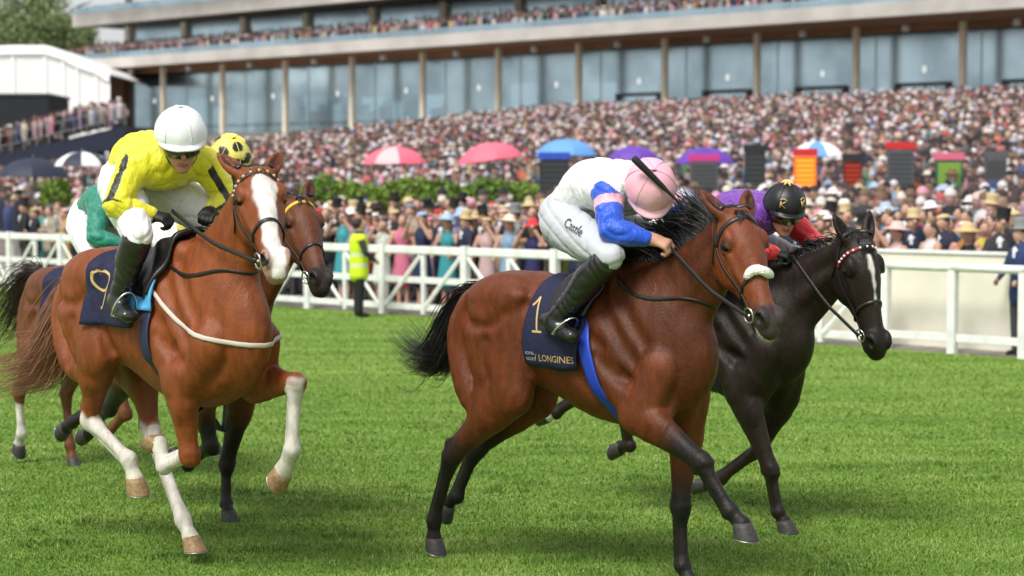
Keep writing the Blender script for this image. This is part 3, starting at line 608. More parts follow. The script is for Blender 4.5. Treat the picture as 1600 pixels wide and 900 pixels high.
# ================================================================ left: viewing ramp, marquee, tree
rp = empty('viewing_ramp', tuple(at(60, 250, 112)*V(1,1,0))); tag(rp, 'sloping navy sided viewing ramp with railing at the left', 'stand')
base = at(60, 250, 112)
A_, B_ = at(-80, 262, 112)-base, at(196, 196, 112)-base; B2 = at(196, 228, 112)-base; A2 = at(-80, 290, 112)-base
def prism(pts, dy): 
    n = len(pts); vv = [tuple(q) for q in pts]+[tuple(np.asarray(q)+V(0,dy,0)) for q in pts]; return vv, [tuple(range(n)), tuple(range(2*n-1,n-1,-1))]+[(i+n, (i+1)%n+n, (i+1)%n, i) for i in range(n)]
zb = V(0,0,base[2])
mk('side_wall', *prism([A2+zb, B2+zb, B_+zb, A_+zb], 16), mat('ramp_navy', (.015,.02,.045), rough=.6), rp, smooth=False)
m = MB()
for k in range(15):
    t = k/14; q = A_+(B_-A_)*t+zb; m = MB(); m.tube([q+V(0,-.1,0), q+V(0,-.1,1.1)], .03, 6); m.build('railing_post', mat('ramp_rail', (.22,.23,.25), rough=.5), rp)
for zz in (.5,1.1): m = MB(); m.tube([A_+zb+V(0,-.1,zz), B_+zb+V(0,-.1,zz)], .03, 6); m.build('handrail', mat('ramp_rail'), rp)
sx = []; sy = []; sz = []; r = np.random.default_rng(14)
for k in range(330): t = r.random(); q = A_+(B_-A_)*t+base; y = 15.5*r.random()+.3; sx.append(q[0]*(112+y)/112); sy.append(q[1]+y); sz.append(q[2]+0*y)
mk_ = far_crowd('crowd_on_ramp', 'racegoers standing on the sloping viewing ramp at the left', np.array(sx), np.array(sy), np.array(sz), rot=1, seed=31)
bb = at(0, 170, 135); o = empty('dark_enclosure', (bb[0], bb[1], 0)); tag(o, 'black boxy enclosure in front of the white marquee', 'enclosure')
top, bot = at(0,146,135)[2], at(0,215,135)[2]; ex = at(77,170,135)[0]-bb[0]
MB().box((-12,0,bot-6), (ex,6,top-.2), bev=.05).build('wall', mat('enclosure_black', (.012,.014,.02), rough=.7), o); MB().box((-12.1,-.1,top-.198), (ex+.1,6.1,top), bev=.03).build('roof_edge', mat('frame_dark'), o)
# marquee: ridge, curved fabric roof, walls
tb = at(40, 170, 190); tz = at(40, 172, 190)[2]; o = empty('marquee', (tb[0], tb[1], tz-8)); tag(o, 'large white marquee with curved roof left of the grandstand', 'tent')
fab = mat('marquee_fabric', (.86,.86,.85), rough=.6); prof = [(-180,96),(-60,86),(20,83),(70,83),(98,92),(120,104),(150,114),(170,128)]
px2 = [(at(a, b, 190)-tb)[[0,2]] for a, b in prof]; o_z = tz-8
vv = []; D = 26
for j, yy in enumerate((0,.5,6,13,20,26)):
    sag = .0 if j in (0,5) else .35
    for (x, _), (a, b) in zip(px2, prof): vv.append((x, yy, at(a, b, 190)[2]-o_z+(.8 if 0 < j < 5 else 0)))
W = len(prof); ff = [(j*W+i, j*W+i+1, (j+1)*W+i+1, (j+1)*W+i) for j in range(5) for i in range(W-1)]
n0 = len(vv); vv += [(x,y,z-.12) for x,y,z in vv]; ff += [tuple(q+n0 for q in f_[::-1]) for f_ in ff]
mk('roof', vv, ff, fab, o)
xs_ = [p_[0] for p_ in px2]; zt_ = [at(a, b, 190)[2]-o_z for a, b in prof]
for i in range(W-1):
    vv, ff = prism([(xs_[i]+.03,.25,0),(xs_[i+1]-.03,.25,0),(xs_[i+1]-.03,.25,zt_[i+1]-.14),(xs_[i]+.03,.25,zt_[i]-.14)], .15); mk('wall_panel', vv, ff, fab, o, smooth=False)
    m = MB(); m.tube([(xs_[i+1],.15,0),(xs_[i+1],.15,zt_[i+1]-.13)], .09, 8); m.build('pole', fab, o, True)
# tree behind the marquee
def tree(px, py, Y, rx, rz_, label, seed):
    r = np.random.default_rng(seed); c = at(px, py, Y); o = empty('broadleaf_tree', (c[0], c[1], 0)); tag(o, label, 'tree', 'trees behind the marquee'); H = c[2]
    m = MB(); m.tube([(0,0,0),(.2,0,H*.3),(0,.1,H*.6),(.1,0,H+rz_*.4)], [.7,.55,.42,.12], 10); 
    for k in range(9): a = k*2.4; z = H*.45+k*.09*H; m.tube([(0,0,z),(rx*.35*math.cos(a),rx*.35*math.sin(a),z+rz_*.25),(rx*.7*math.cos(a),rx*.7*math.sin(a),z+rz_*.4)], [.22,.14,.05], 7)
    m.build('trunk', mat('bark', (.08,.05,.03), rough=.9), o, True)
    K = 60; cc = r.normal(size=(K,3)); cc /= np.linalg.norm(cc, axis=1)[:,None]; cc *= (r.random(K)**.45)[:,None]*V(rx,rx,rz_)*.85; cc[:,2] += H; q = 160
    ctr = (cc[:,None]+r.normal(size=(K,q,3))*V(.16*rx,.16*rx,.14*rz_)).reshape(-1,3); N = len(ctr); a = r.normal(size=(N,3)); a /= np.linalg.norm(a,axis=1)[:,None]; b = np.cross(a, r.normal(size=(N,3))); b /= np.linalg.norm(b,axis=1)[:,None]; s = (.16+.14*r.random(N))[:,None]
    vv = np.stack([ctr-a*s, ctr+b*s*.6, ctr+a*s, ctr-b*s*.6], 1).reshape(-1,3); col = np.array((.17,.23,.09))*(.7+.7*r.random((N,1))); mk('crown', vv, np.arange(N*4).reshape(-1,4), mat('tree_leaf', attr='Col', rough=.65), o, smooth=False, cols=np.repeat(col,4,0))
tree(52, 46, 235, 6.6, 5.0, 'tall leafy tree rising behind the marquee, left of the stand', 3)
tree(-30, 60, 245, 6.0, 5.0, 'second leafy tree cut by the left edge of the picture', 4)
tree(112, 60, 250, 3.8, 3.0, 'lower leafy tree touching the end of the grandstand', 5)
# ================================================================ horses
LEGS = ('RH', 'LH', 'RF', 'LF')
def backdir(u): return nrm(V(u[2], 0, -u[0]))
def coat_mat():
    if 'horse_coat' in MATS: return MATS['horse_coat']
    m = mat('horse_coat', attr='Col', rough=.46, spec=.27, noise=.26, nscale=26, bump=.7, bscale=190, bdist=.004, stretch=(1,1,.35))
    n = m.node_tree; p = n.nodes['Principled BSDF']; b1 = next(q for q in n.nodes if q.type == 'BUMP')
    tc = next(q for q in n.nodes if q.type == 'TEX_COORD')
    t = n.nodes.new('ShaderNodeTexNoise'); t.inputs['Scale'].default_value = 11; t.inputs['Detail'].default_value = 3; t.inputs['Distortion'].default_value = 1.1
    mp = n.nodes.new('ShaderNodeMapping'); mp.inputs['Rotation'].default_value = (0,.6,0); mp.inputs['Scale'].default_value = (1,.8,.45)
    n.links.new(tc.outputs['Object'], mp.inputs[0]); n.links.new(mp.outputs[0], t.inputs['Vector'])
    b2 = n.nodes.new('ShaderNodeBump'); b2.inputs['Strength'].default_value = .33; b2.inputs['Distance'].default_value = .03
    n.links.new(t.outputs['Fac'], b2.inputs['Height']); n.links.new(b2.outputs[0], b1.inputs['Normal'])
    # fine veins standing under the skin
    vo = n.nodes.new('ShaderNodeTexVoronoi'); vo.feature = 'DISTANCE_TO_EDGE'; vo.inputs['Scale'].default_value = 5.5
    nd = n.nodes.new('ShaderNodeTexNoise'); nd.inputs['Scale'].default_value = 6; n.links.new(tc.outputs['Object'], nd.inputs['Vector'])
    va = n.nodes.new('ShaderNodeMixRGB'); va.blend_type = 'ADD'; va.inputs[0].default_value = .35; n.links.new(tc.outputs['Object'], va.inputs[1]); n.links.new(nd.outputs['Color'], va.inputs[2]); n.links.new(va.outputs[0], vo.inputs['Vector'])
    vr = n.nodes.new('ShaderNodeMapRange'); vr.interpolation_type = 'SMOOTHSTEP'; vr.inputs['From Min'].default_value = .0; vr.inputs['From Max'].default_value = .055; vr.inputs['To Min'].default_value = 1; vr.inputs['To Max'].default_value = 0; n.links.new(vo.outputs['Distance'], vr.inputs['Value'])
    ms = n.nodes.new('ShaderNodeMapRange'); ms.inputs['From Min'].default_value = .48; ms.inputs['From Max'].default_value = .62
    nm = n.nodes.new('ShaderNodeTexNoise'); nm.inputs['Scale'].default_value = 3.2; n.links.new(tc.outputs['Object'], nm.inputs['Vector']); n.links.new(nm.outputs['Fac'], ms.inputs['Value'])
    vm = n.nodes.new('ShaderNodeMath'); vm.operation = 'MULTIPLY'; n.links.new(vr.outputs[0], vm.inputs[0]); n.links.new(ms.outputs[0], vm.inputs[1])
    b3 = n.nodes.new('ShaderNodeBump'); b3.inputs['Strength'].default_value = .12; b3.inputs['Distance'].default_value = .004; n.links.new(vm.outputs[0], b3.inputs['Height']); n.links.new(b3.outputs[0], b2.inputs['Normal'])
    return m
def horse(fr, label, pose, coat, h=.0095):
    P = {k: np.asarray(v, float) for k, v in pose['legs'].items()}
    poll, muz = np.asarray(pose['poll']), np.asarray(pose['muzzle'])
    u = nrm(muz-poll); yaw = rad(pose.get('yaw', 0)); w0 = V(-math.sin(yaw), math.cos(yaw), pose.get('roll', 0)); w = nrm(w0-(w0@u)*u); v = np.cross(u, w)
    hl = pose.get('ht', 1.17); hq = pose.get('hl', .61)/.60
    def hd(s, vv, ww): return poll+hq*s*u+hl*(vv*v+ww*w)
    allp = np.vstack([np.vstack(list(P.values())), [poll], [muz], [(-.95,-.4,.8)], [(.9,.4,1.7)], [hd(-.2,.2,0)], [hd(.3,.2,.2)], [hd(.7,.1,-.2)]])
    F = Field(allp.min(0)-.14, allp.max(0)+.14, h)
    dz = pose.get('dz', 0)
    # trunk
    tr = np.array([(-.79,0,1.20,.085,.11),(-.70,0,1.225,.16,.195),(-.56,0,1.245,.215,.28),(-.40,0,1.245,.24,.305),(-.2,0,1.235,.235,.295),(.03,0,1.195,.255,.32),(.25,0,1.165,.25,.37),(.43,0,1.185,.21,.395),(.56,0,1.175,.172,.34),(.655,0,1.135,.14,.245),(.72,0,1.09,.09,.15)])
    tr[:, 2] += dz; tr[:, 3] *= pose.get('slim', 1); F.tube(tr, k=.05, t=0, sub=3)
    for s in (-1, 1):
        e_h = P.get('RH' if s < 0 else 'LH'); e_f = P.get('RF' if s < 0 else 'LF')
        F.ell((-.47,s*.125,1.385+dz), (.26,.115,.145), .03, 0, ax=[(.96,0,.28),(0,1,0),(-.28,0,.96)])     # gluteal
        F.ell((-.27,s*.200,1.42+dz), (.075,.045,.05), .05, 0)                                            # point of hip
        F.tube([(-.40,s*.16,1.36+dz,.06,.10),(-.52,s*.185,1.22+dz,.075,.12),(*(e_h[1]*.75+e_h[2]*.25+V(-.05,0,.05)),.06,.09)], k=.028, t=0, sub=3)   # thigh
        F.tube([(-.72,s*.085,1.36+dz,.05,.06),(-.765,s*.105,1.19+dz,.075,.085),(*(V(-.73,s*.125,1.0+dz)*.6+.4*(e_h[1]*.7+e_h[2]*.3)+V(-.05,0,0)),.07,.085),(*(e_h[1]*.55+e_h[2]*.45+backdir(nrm(e_h[2]-e_h[1]))*.05),.04,.05)], k=.028, t=0, sub=3)   # hamstring
        F.tube([(-.30,s*.185,1.36+dz,.05,.07),(*(V(-.27,s*.20,1.16+dz)*.6+.4*e_h[1]),.065,.10),(*(e_h[1]+V(.02,0,.02)),.075,.10)], k=.045, t=0, sub=3)      # front of thigh
        F.tube([(.32,s*.085,1.54+dz,.035,.05),(.47,s*.135,1.34+dz,.055,.06),(.645,s*.145,1.13+dz,.06,.065)], k=.022, t=0, sub=3)        # shoulder blade, front half
        F.tube([(.22,s*.105,1.50+dz,.04,.06),(.36,s*.165,1.29+dz,.05,.075),(.56,s*.165,1.10+dz,.05,.06)], k=.022, t=0, sub=3)          # shoulder blade, rear half
        F.tube([(.25,s*.165,1.30+dz,.045,.08),(.30,s*.195,1.13+dz,.055,.11),(*(e_f[1]+V(-.06,s*.01,.06)),.055,.075)], k=.022, t=0, sub=3)     # triceps
        F.ell((.665,s*.130,1.095+dz), (.08,.075,.115), .025, 0)                                          # point of shoulder
        F.tube([(.69,s*.058,1.08+dz,.05,.06),(.68,s*.072,.97+dz,.062,.07),(*(e_f[1]*.8+e_f[2]*.2+V(.02,-s*.05,.02)),.045,.06)], k=.016, t=0, sub=3)  # breast
        for r_ in range(0):                                                                              # ribs
            x = .02-.075*r_; F.tube([(x+.06,s*.205,1.28+dz,.010,.010),(x,s*.232,1.13+dz,.010,.010),(x-.05,s*.202,.99+dz,.008,.008)], k=.03, t=0, sub=3)
    F.ell((.40,0,1.525+dz), (.26,.055,.085), .08, 0)                                                 # withers
    # neck
    ne = hd(.06, -.075, 0); n0 = V(.44,0,1.22+dz); mid = n0+(ne-n0)*.5+V(0,0,pose.get('arch', .02))
    st = []
    for t, a, b in ((0,.15,.34),(.2,.125,.275),(.42,.098,.205),(.64,.085,.165),(.84,.075,.138),(1,.07,.12)):
        c = (1-t)**2*n0+2*t*(1-t)*(2*mid-.5*n0-.5*ne)+t*t*ne; st.append((*c, a, b))
    nlat = nrm((V(0,1,0)+w)); F.tube(st, k=.06, t=1, sub=3, lat=nlat)
    st = np.array(st)
    # jugular groove muscles and windpipe
    F.tube([(.66,0,1.16+dz,.05,.06),(*(st[2,:3]+(ne-n0)*0+V(.10,0,-.17)),.045,.055),(*hd(.15,-.145,0),.04,.045)], k=.03, t=1, sub=4)
    for s in (-1, 1):
        F.tube([(.655,s*.125,1.17+dz,.055,.07),(*(st[2,:3]+s*nlat*.075+V(.06,0,-.09)), .045,.062),(*(st[3,:3]+s*nlat*.062+V(.03,0,-.06)), .038,.052),(*hd(.10,-.10,s*.055), .03,.036)], k=.018, t=1, sub=4)
        F.tube([(*(st[1,:3]+s*nlat*.06+V(-.09,0,.13)), .05,.08),(*(st[3,:3]+s*nlat*.045+V(-.04,0,.06)), .042,.068),(*hd(.0,-.03,s*.04), .03,.04)], k=.03, t=1, sub=3)
    # head
    hs = [(-.02,-.045,.062,.075),(.06,-.03,.085,.105),(.14,-.035,.092,.122),(.22,-.047,.082,.122),(.31,-.044,.064,.098),(.40,-.038,.052,.076),(.48,-.036,.048,.064),(.55,-.038,.052,.06),(.595,-.045,.045,.047)]
    F.tube([(*hd(s, o, 0), a*hl, b*hl) for s, o, a, b in hs], k=.025, t=2, sub=3, lat=w)
    ax = np.array([u, v, w])
    for s in (-1, 1):
        F.ell(hd(.19,-.085,s*.055), np.array((.105,.085,.030))*hl, .025, 2, ax)        # cheek
        F.ell(hd(.135,.040,s*.075), np.array((.042,.022,.024))*hl, .02, 2, ax)          # brow
        F.ell(hd(.157,.028,s*.088), np.array((.034,.010,.018))*hl, .008, 2, ax); F.ell(hd(.160,-.010,s*.088), np.array((.032,.008,.014))*hl, .008, 2, ax)         # lids
        F.tube([(*hd(.21,.0,s*.078), .012,.012),(*hd(.30,-.015,s*.066), .009,.009),(*hd(.37,-.02,s*.052), .006,.006)], k=.02, t=2)   # facial crest
        F.ell(hd(.552,-.002,s*.038), np.array((.046,.033,.024))*hl, .016, 2, ax)           # nostril wing
        F.ell(hd(.570,.000,s*.057), np.array((.029,.020,.019))*hl, .006, 0, ax, cut=True, relabel=4)
        # ear
        ed = nrm(pose.get('ear', V(-.55,.55,0))[0]*u+pose.get('ear', V(-.55,.55,0))[1]*v+s*pose.get('earw', .28)*w); eb = hd(.0,.025,s*.050)
        el = np.cross(ed, v); el = nrm(el)
        F.tube([(*(eb-ed*.02), .030,.030),(*(eb+ed*.045), .042,.032),(*(eb+ed*.10), .041,.025),(*(eb+ed*.155), .025,.016),(*(eb+ed*.19), .005,.005)], k=.02, t=3, sub=2, lat=el)
        fo = nrm(np.cross(el, ed)); fo = fo if fo@v > 0 else -fo
        F.ell(eb+ed*.09+fo*.030+s*w*.006, (.072,.020,.024), .008, 0, np.array([ed, el, np.cross(ed, el)]), cut=True, relabel=5)
    F.ell(hd(.555,-.098,0), np.array((.045,.020,.030))*hl, .012, 2, ax)                 # lower lip
    F.ell(hd(.50,-.088,0), np.array((.06,.028,.034))*hl, .02, 2, ax)
    if pose.get('mouth'): F.ell(hd(.57,-.084,0), np.array((.05,.009,.07))*hl, .005, 0, ax, cut=True, relabel=4)
    # legs
    for li, L in enumerate(LEGS):
        if L not in P: continue
        a, b, c, d, e = P[L]; sgn = -1 if L[0] == 'R' else 1; tg = 10+li
        lp = lambda p, q, t: p+(q-p)*t
        if L[1] == 'H':
            st = [(*a,.09,.20),(*lp(a,b,.55),.10,.19),(*b,.095,.145),(*lp(b,c,.3),.078,.115),(*lp(b,c,.62),.054,.076),(*lp(b,c,.85),.044,.057),(*c,.050,.064),(*lp(c,d,.16),.040,.047),(*lp(c,d,.35),.030,.033),(*lp(c,d,.80),.028,.031),(*d,.044,.047),(*lp(d,e,.5),.033,.036),(*e,.044,.047)]
            F.tube(st, k=.035, t=tg)
            bk = backdir(nrm(c-b)); bk2 = backdir(nrm(d-c))
            hk = c+bk*.062+nrm(b-c)*.04; F.ell(hk, (.026,.024,.032), .025, tg); s_ = F.T
            F.tube([(*(lp(b,c,.35)+bk*.075),.018,.022),(*(lp(b,c,.7)+bk*.06),.013,.016),(*hk,.018,.018)], k=.03, t=tg+10)
            F.tube([(*(lp(c,d,.03)+bk2*.042),.018,.017),(*(lp(c,d,.5)+bk2*.038),.016,.014),(*(lp(c,d,.88)+bk2*.036),.018,.016),(*(d+bk2*.036),.023,.021)], k=.007, t=tg+20)
            F.ell(lp(b,c,.28)+V(0,sgn*.03,0)+bk*.02, (.06,.045,.11), .05, tg+30)
        else:
            st = [(*a,.075,.11),(*lp(a,b,.6),.08,.12),(*b,.078,.115),(*lp(b,c,.22),.070,.100),(*lp(b,c,.5),.056,.074),(*lp(b,c,.8),.045,.053),(*c,.051,.057),(*lp(c,d,.15),.040,.042),(*lp(c,d,.32),.029,.031),(*lp(c,d,.80),.028,.031),(*d,.043,.046),(*lp(d,e,.5),.033,.036),(*e,.044,.047)]
            F.tube(st, k=.035, t=tg)
            u1 = nrm(c-b); u2 = nrm(d-c); bk = backdir(u1); bk2 = backdir(u2)
            F.ell(c-bk*.02-u1*.015, (.036,.046,.028), .012, tg+40); F.ell(c-bk*.018+u1*.028, (.032,.042,.024), .012, tg+40)
            F.ell(c+bk*.05-u1*.012, (.022,.018,.030), .015, tg+40)
            F.ell(lp(b,c,.22)-bk*.03+V(0,sgn*.022,0), (.05,.04,.10), .04, tg+30, ax=[np.cross(V(0,1,0),u1),V(0,1,0),u1])
            F.tube([(*(lp(c,d,.08)+bk2*.036),.018,.016),(*(lp(c,d,.5)+bk2*.037),.016,.014),(*(lp(c,d,.88)+bk2*.035),.018,.016),(*(d+bk2*.035),.022,.020)], k=.007, t=tg+20)
    # grooves between the muscles, cut along the skin
    for s in (-1, 1):
        for g, r_ in (([(.38,1.50),(.50,1.36),(.61,1.22)],.020), ([(.30,1.46),(.44,1.28),(.56,1.13)],.016), ([(.20,1.40),(.17,1.22),(.22,1.05),(.32,.94)],.016), ([(.35,1.15),(.45,1.07),(.55,1.03)],.016),
                      ([(-.17,1.38),(-.20,1.2),(-.15,1.04)],.013), ([(-.30,1.33),(-.42,1.26),(-.56,1.27),(-.64,1.32)],.008), ([(-.64,1.38),(-.65,1.2),(-.62,1.05),(-.58,.95)],.016), ([(-.44,1.18),(-.46,1.08),(-.42,.98)],.010), ([(.20,1.30),(.28,1.26),(.36,1.20)],.013)):
            st_ = []
            for x, z in crom(np.array(g), 3):
                y = F.outer(x, z+dz, s)
                if y is not None: st_.append((x, y+s*.005, z+dz, r_*.85, r_*.85))
            if len(st_) > 2: F.tube(st_, k=.06, cut=True)
    vv, ff, lab, T = F.mesh(2)
    # ---- coat colours
    base = np.array(coat['body']); c = np.tile(base, (len(vv), 1)); low = coat.get('low', base*.75)
    blend = lambda c, col, f: c*(1-f[:, None])+np.asarray(col)*f[:, None]
    isleg = lambda i: (lab == 10+i)|(lab == 20+i)|(lab == 30+i)|(lab == 40+i)|(lab == 50+i)
    for i, L in enumerate(LEGS):
        if L not in P: continue
        m = isleg(i); a, b, cc, d, e = P[L]
        # leg parameter from geometry: 2 = stifle/elbow, 3 = hock/knee, 4 = fetlock, 5 = coronet
        def par(p, q):
            t = (p-q[0])@(q[1]-q[0])/((q[1]-q[0])@(q[1]-q[0])); tt = np.clip(t, 0, 1); return tt, np.linalg.norm(p-(q[0]+tt[:, None]*(q[1]-q[0])), axis=1)
        best = np.full(len(vv), 9.); tp = np.zeros(len(vv))
        for n_, q in enumerate(((a,b),(b,cc),(cc,d),(d,e))):
            t, ds = par(vv, q); g = ds < best; best[g] = ds[g]; tp[g] = n_+1+t[g]
        tp = tp+nz(vv, 30, i)*.05
        f = np.where(m, sm(*coat['dark'].get(L, (2.3,2.8)), tp), 0) if coat.get('dark') else np.zeros(len(vv)); c = blend(c, coat['black'], f)
        sk = coat.get('sock', {}).get(L)
        if sk: c = blend(c, np.array((.66,.62,.56))*(1-.16*(.5+.5*nz(vv, 22, 9)))[:, None]*(1-np.array((.10,.04,.22))*sm(3.7,5,tp)[:, None]*(.5+.5*nz(vv, 35, 2))[:, None]), np.where(m, sm(sk-.04, sk+.04, tp+nz(vv, 18, 3)*.12), 0))
    q = (vv-poll)/hl; s_, v_, w_ = q@u*hl/hq, q@v, q@w
    ish = (lab == 2)|(lab == 4)|((lab == 1)&(s_ > .05))
    mz = coat.get('muzzle'); 
    if mz is not None: c = blend(c, mz, np.where(ish, sm(coat.get('mz0', .42), .53, s_+nz(vv, 40)*.02), 0))
    # darker skin round the eye
    for s in (-1, 1):
        de = np.sqrt((s_-.155)**2+(v_-.012)**2+(w_-s*.09)**2); c = blend(c, np.array(coat['black'])*1.2, np.where(ish, 1-sm(.02,.05,de), 0)*.8)
    bz = coat.get('blaze')
    if bz:
        wd = np.interp(s_, bz[0], bz[1])+nz(vv, 45)*.006; cw = np.interp(s_, bz[0], bz[2]) if len(bz) > 2 else 0
        c = blend(c, (.75,.70,.66), np.where(ish&(v_ > -.035), 1-sm(-.006,.006,np.abs(w_-cw)-wd), 0))
    if coat.get('snip'): c = blend(c, coat['snip'], np.where(ish, sm(.56,.59,s_)*(v_ < -.05), 0))
    c[lab == 4] = (.01,.007,.006); c[lab == 5] = np.array(coat['body'])*.35
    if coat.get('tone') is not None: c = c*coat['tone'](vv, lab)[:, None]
    g = .5+.5*nz(vv, 4, 5); c = c*(.9+.2*g)[:, None]
    o = mk('race_horse', vv, ff, coat_mat(), None, cols=c)
    fr.root(o); tag(o, label, 'horse', 'racehorses galloping on the turf')
    B = bvh_of(vv, ff)
    # eyes
    eyem = mat('horse_eye', (.006,.004,.003), rough=.12, spec=.5)
    for s in (-1, 1):
        mb = MB(); M = Matrix.Translation(Vector(hd(.157,.010,s*.0865))); mb.lathe([(.0205*hl*math.cos(t), .0205*hl*math.sin(t)) for t in np.linspace(-1.5,1.5,9)], 14, M); mb.build('eye', eyem, o, True)
    # hooves with shoes
    hm = {L: mat('hoof_'+('pale' if L in coat.get('pale', ()) else 'dark'), (.30,.19,.09) if L in coat.get('pale', ()) else (.045,.042,.04), rough=.55, noise=.35, nscale=60, bump=.3, bscale=90) for L in LEGS}
    for L in LEGS:
        if L not in P: continue
        d, e = P[L][3], P[L][4]; uu = nrm(e-d); fw = V(-uu[2],0,uu[0]); fw = nrm(fw)
        n = pose.get('sole', {}).get(L); n = nrm(n) if n is not None else nrm(math.cos(.6)*-uu+math.sin(.6)*fw)
        fx = nrm(fw-(fw@n)*n) if abs(fw@n) < .95 else nrm(np.cross(V(0,1,0), n)); 
        ly = np.cross(n, fx); mb = MB(); N = 16; vs_ = []; rings = ((.047,.044,.002,.008),(.052,.049,.012,-.014),(.064,.057,.036,-.058),(.065,.058,.037,-.063))
        for (rx, ry, ox, z) in rings:
            for k in range(N):
                t = 2*math.pi*k/N; bx = math.cos(t); bx = bx if bx > -.75 else -.75
                vs_.append(e+fx*(ox+rx*bx)+ly*ry*math.sin(t)+n*(z+.010*bx*(z > -.03)))
        fs = [(i*N+k, i*N+(k+1)%N, (i+1)*N+(k+1)%N, (i+1)*N+k) for i in range(len(rings)-1) for k in range(N)]+[tuple(range(N-1,-1,-1)), tuple(range(3*N,4*N))]
        ho = mk('hoof', vs_, fs, hm[L], o)
        pts = [e+fx*(.037+.057*math.cos(t))+ly*.051*math.sin(t)-n*.066 for t in np.linspace(-2.3,2.3,17)]
        mb = MB(); mb.tube(pts, .009, 6, up=n, flat=.45); mb.build('horseshoe', mat('shoe_metal', (.42,.42,.42), rough=.4, metal=.9), ho, True)
    o_ = dict(o=o, B=B, hd=hd, u=u, v=v, w=w, fr=fr, poll=poll, neck=(n0, mid, ne), dz=dz, hl=hl, vv=vv, P=P)
    return o_
def surf_head(H, s, phi, off=.006):
    c = H['hd'](s, -.04, 0); d = math.cos(phi)*H['v']+math.sin(phi)*H['w']
    hit = H['B'].ray_cast(Vector(c+d*.30), Vector(-d), .32)
    return (np.array(hit[0])+d*off) if hit[0] is not None else c+d*.08
def strap_head(H, name, pts, m, wid=.010, th=.35, parent=None):
    'a leather strap laid on the head, points given as (distance from poll, angle round the head)'
    st = crom(np.array(pts, float), 6); P = np.array([surf_head(H, s, p) for s, p in st]); 
    for _ in range(2): P[1:-1] = .25*P[:-2]+.5*P[1:-1]+.25*P[2:]
    up = [nrm(p-H['hd'](s, -.04, 0)) for p, (s, _) in zip(P, st)]
    mb = MB(); mb.tube(P, wid, 8, up=up, flat=th); return mb.build(name, m, parent or H['o'], True)
def bridle(H, leather, brow, hands, ring=True, sheepskin=False, nose=True, browstuds=None):
    L = mat('leather_'+leather, {'black': (.012,.011,.011), 'brown': (.035,.018,.012)}[leather], rough=.38, spec=.5, bump=.2, bscale=150)
    steel = mat('bit_steel', (.75,.74,.72), rough=.2, metal=1)
    hd = H['hd']
    bp = [(.115,-1.62),(.085,-1.2),(.062,-.7),(.052,0),(.062,.7),(.085,1.2),(.115,1.62)]
    b = strap_head(H, 'browband', bp, brow, .012)
    if browstuds:
        st = crom(np.array(bp), 8)
        for k in range(6, len(st)-6, 3):
            p = surf_head(H, *st[k], off=.011); mb = MB(); mb.lathe([(.0085*math.cos(t), .0085*math.sin(t)) for t in np.linspace(-1.5,1.5,5)], 8, Matrix.Translation(Vector(p))); mb.build('stud', browstuds, b, True)
    bits = []
    for s in (-1, 1):
        strap_head(H, 'cheekpiece', [(-.035,s*.75),(.03,s*1.35),(.115,s*1.64),(.22,s*1.72),(.33,s*1.72),(.43,s*1.78),(.475,s*1.82)], L, .009)
        c = surf_head(H, .50, s*1.85, .012); bits.append(c)
        torus(c, H['w']*.95+H['u']*.2*s, .036, .0048).build('bit_ring', steel, H['o'], True)
        mb = MB(); mb.tube([surf_head(H, .505, s*1.8, .002), c+s*H['w']*.004], .008, 8); mb.build('bit_mouthpiece', steel, H['o'], True)
        strap_head(H, 'throatlash', [(.03,s*1.35),(.10,s*1.95),(.16,s*2.5),(.18,s*3.1)], L, .007)
    strap_head(H, 'headpiece', [(-.035,-.75),(-.055,-.35),(-.06,0),(-.055,.35),(-.035,.75)], L, .012)
    if nose: strap_head(H, 'noseband', [(.40,math.pi*1.02-2*math.pi),(.395,-2.2),(.375,-1.57),(.355,-.8),(.35,0),(.355,.8),(.375,1.57),(.395,2.2),(.40,math.pi*.98)], L, .010)
    if sheepskin:
        c = surf_head(H, .345, 0, .012); pts = [surf_head(H, .345+.008*math.sin(a*5), a, .016) for a in np.linspace(-.8,.8,13)]
        mb = MB(); mb.tube(pts, [.010,.019,.022,.024,.025,.025,.025,.025,.025,.024,.022,.019,.010], 14, up=[nrm(p-hd(.345,-.04,0)) for p in pts], flat=.85)
        vv = np.array(mb.v); vv += (RNG.random(vv.shape)-.5)*.006
        mk('sheepskin_noseband', vv, mb.f, mat('sheepskin', (.78,.76,.70), rough=.95, bump=1, bscale=90, bdist=.012), H['o'])
    for s, hp in zip((-1, 1), hands):
        if hp is None: continue
        a = bits[0 if s < 0 else 1]+s*H['w']*.01; b_ = np.asarray(hp); mid = (a+b_)/2+V(0,0,-.025)+s*V(0,.015,0)
        P = crom(np.array([a, a+(mid-a)*.55+V(0,0,-.004), mid, b_]), 6)
        mb = MB(); mb.tube(P, .011, 8, up=(0,1,0), flat=.35); mb.build('rein', L, H['o'], True)
    return bits
def surf_body(H, x, ang, off, zc=1.18):
    'point on the trunk at station x, ang from straight up round to the left (+) or right (-)'
    zc += H['dz']; d = V(0, math.sin(ang), math.cos(ang)); c = V(x, 0, zc)
    hit = H['B'].ray_cast(Vector(c+d*.8), Vector(-d), .8)
    r = np.array(hit[0]) if hit[0] is not None else c+d*.3
    return r+d*off
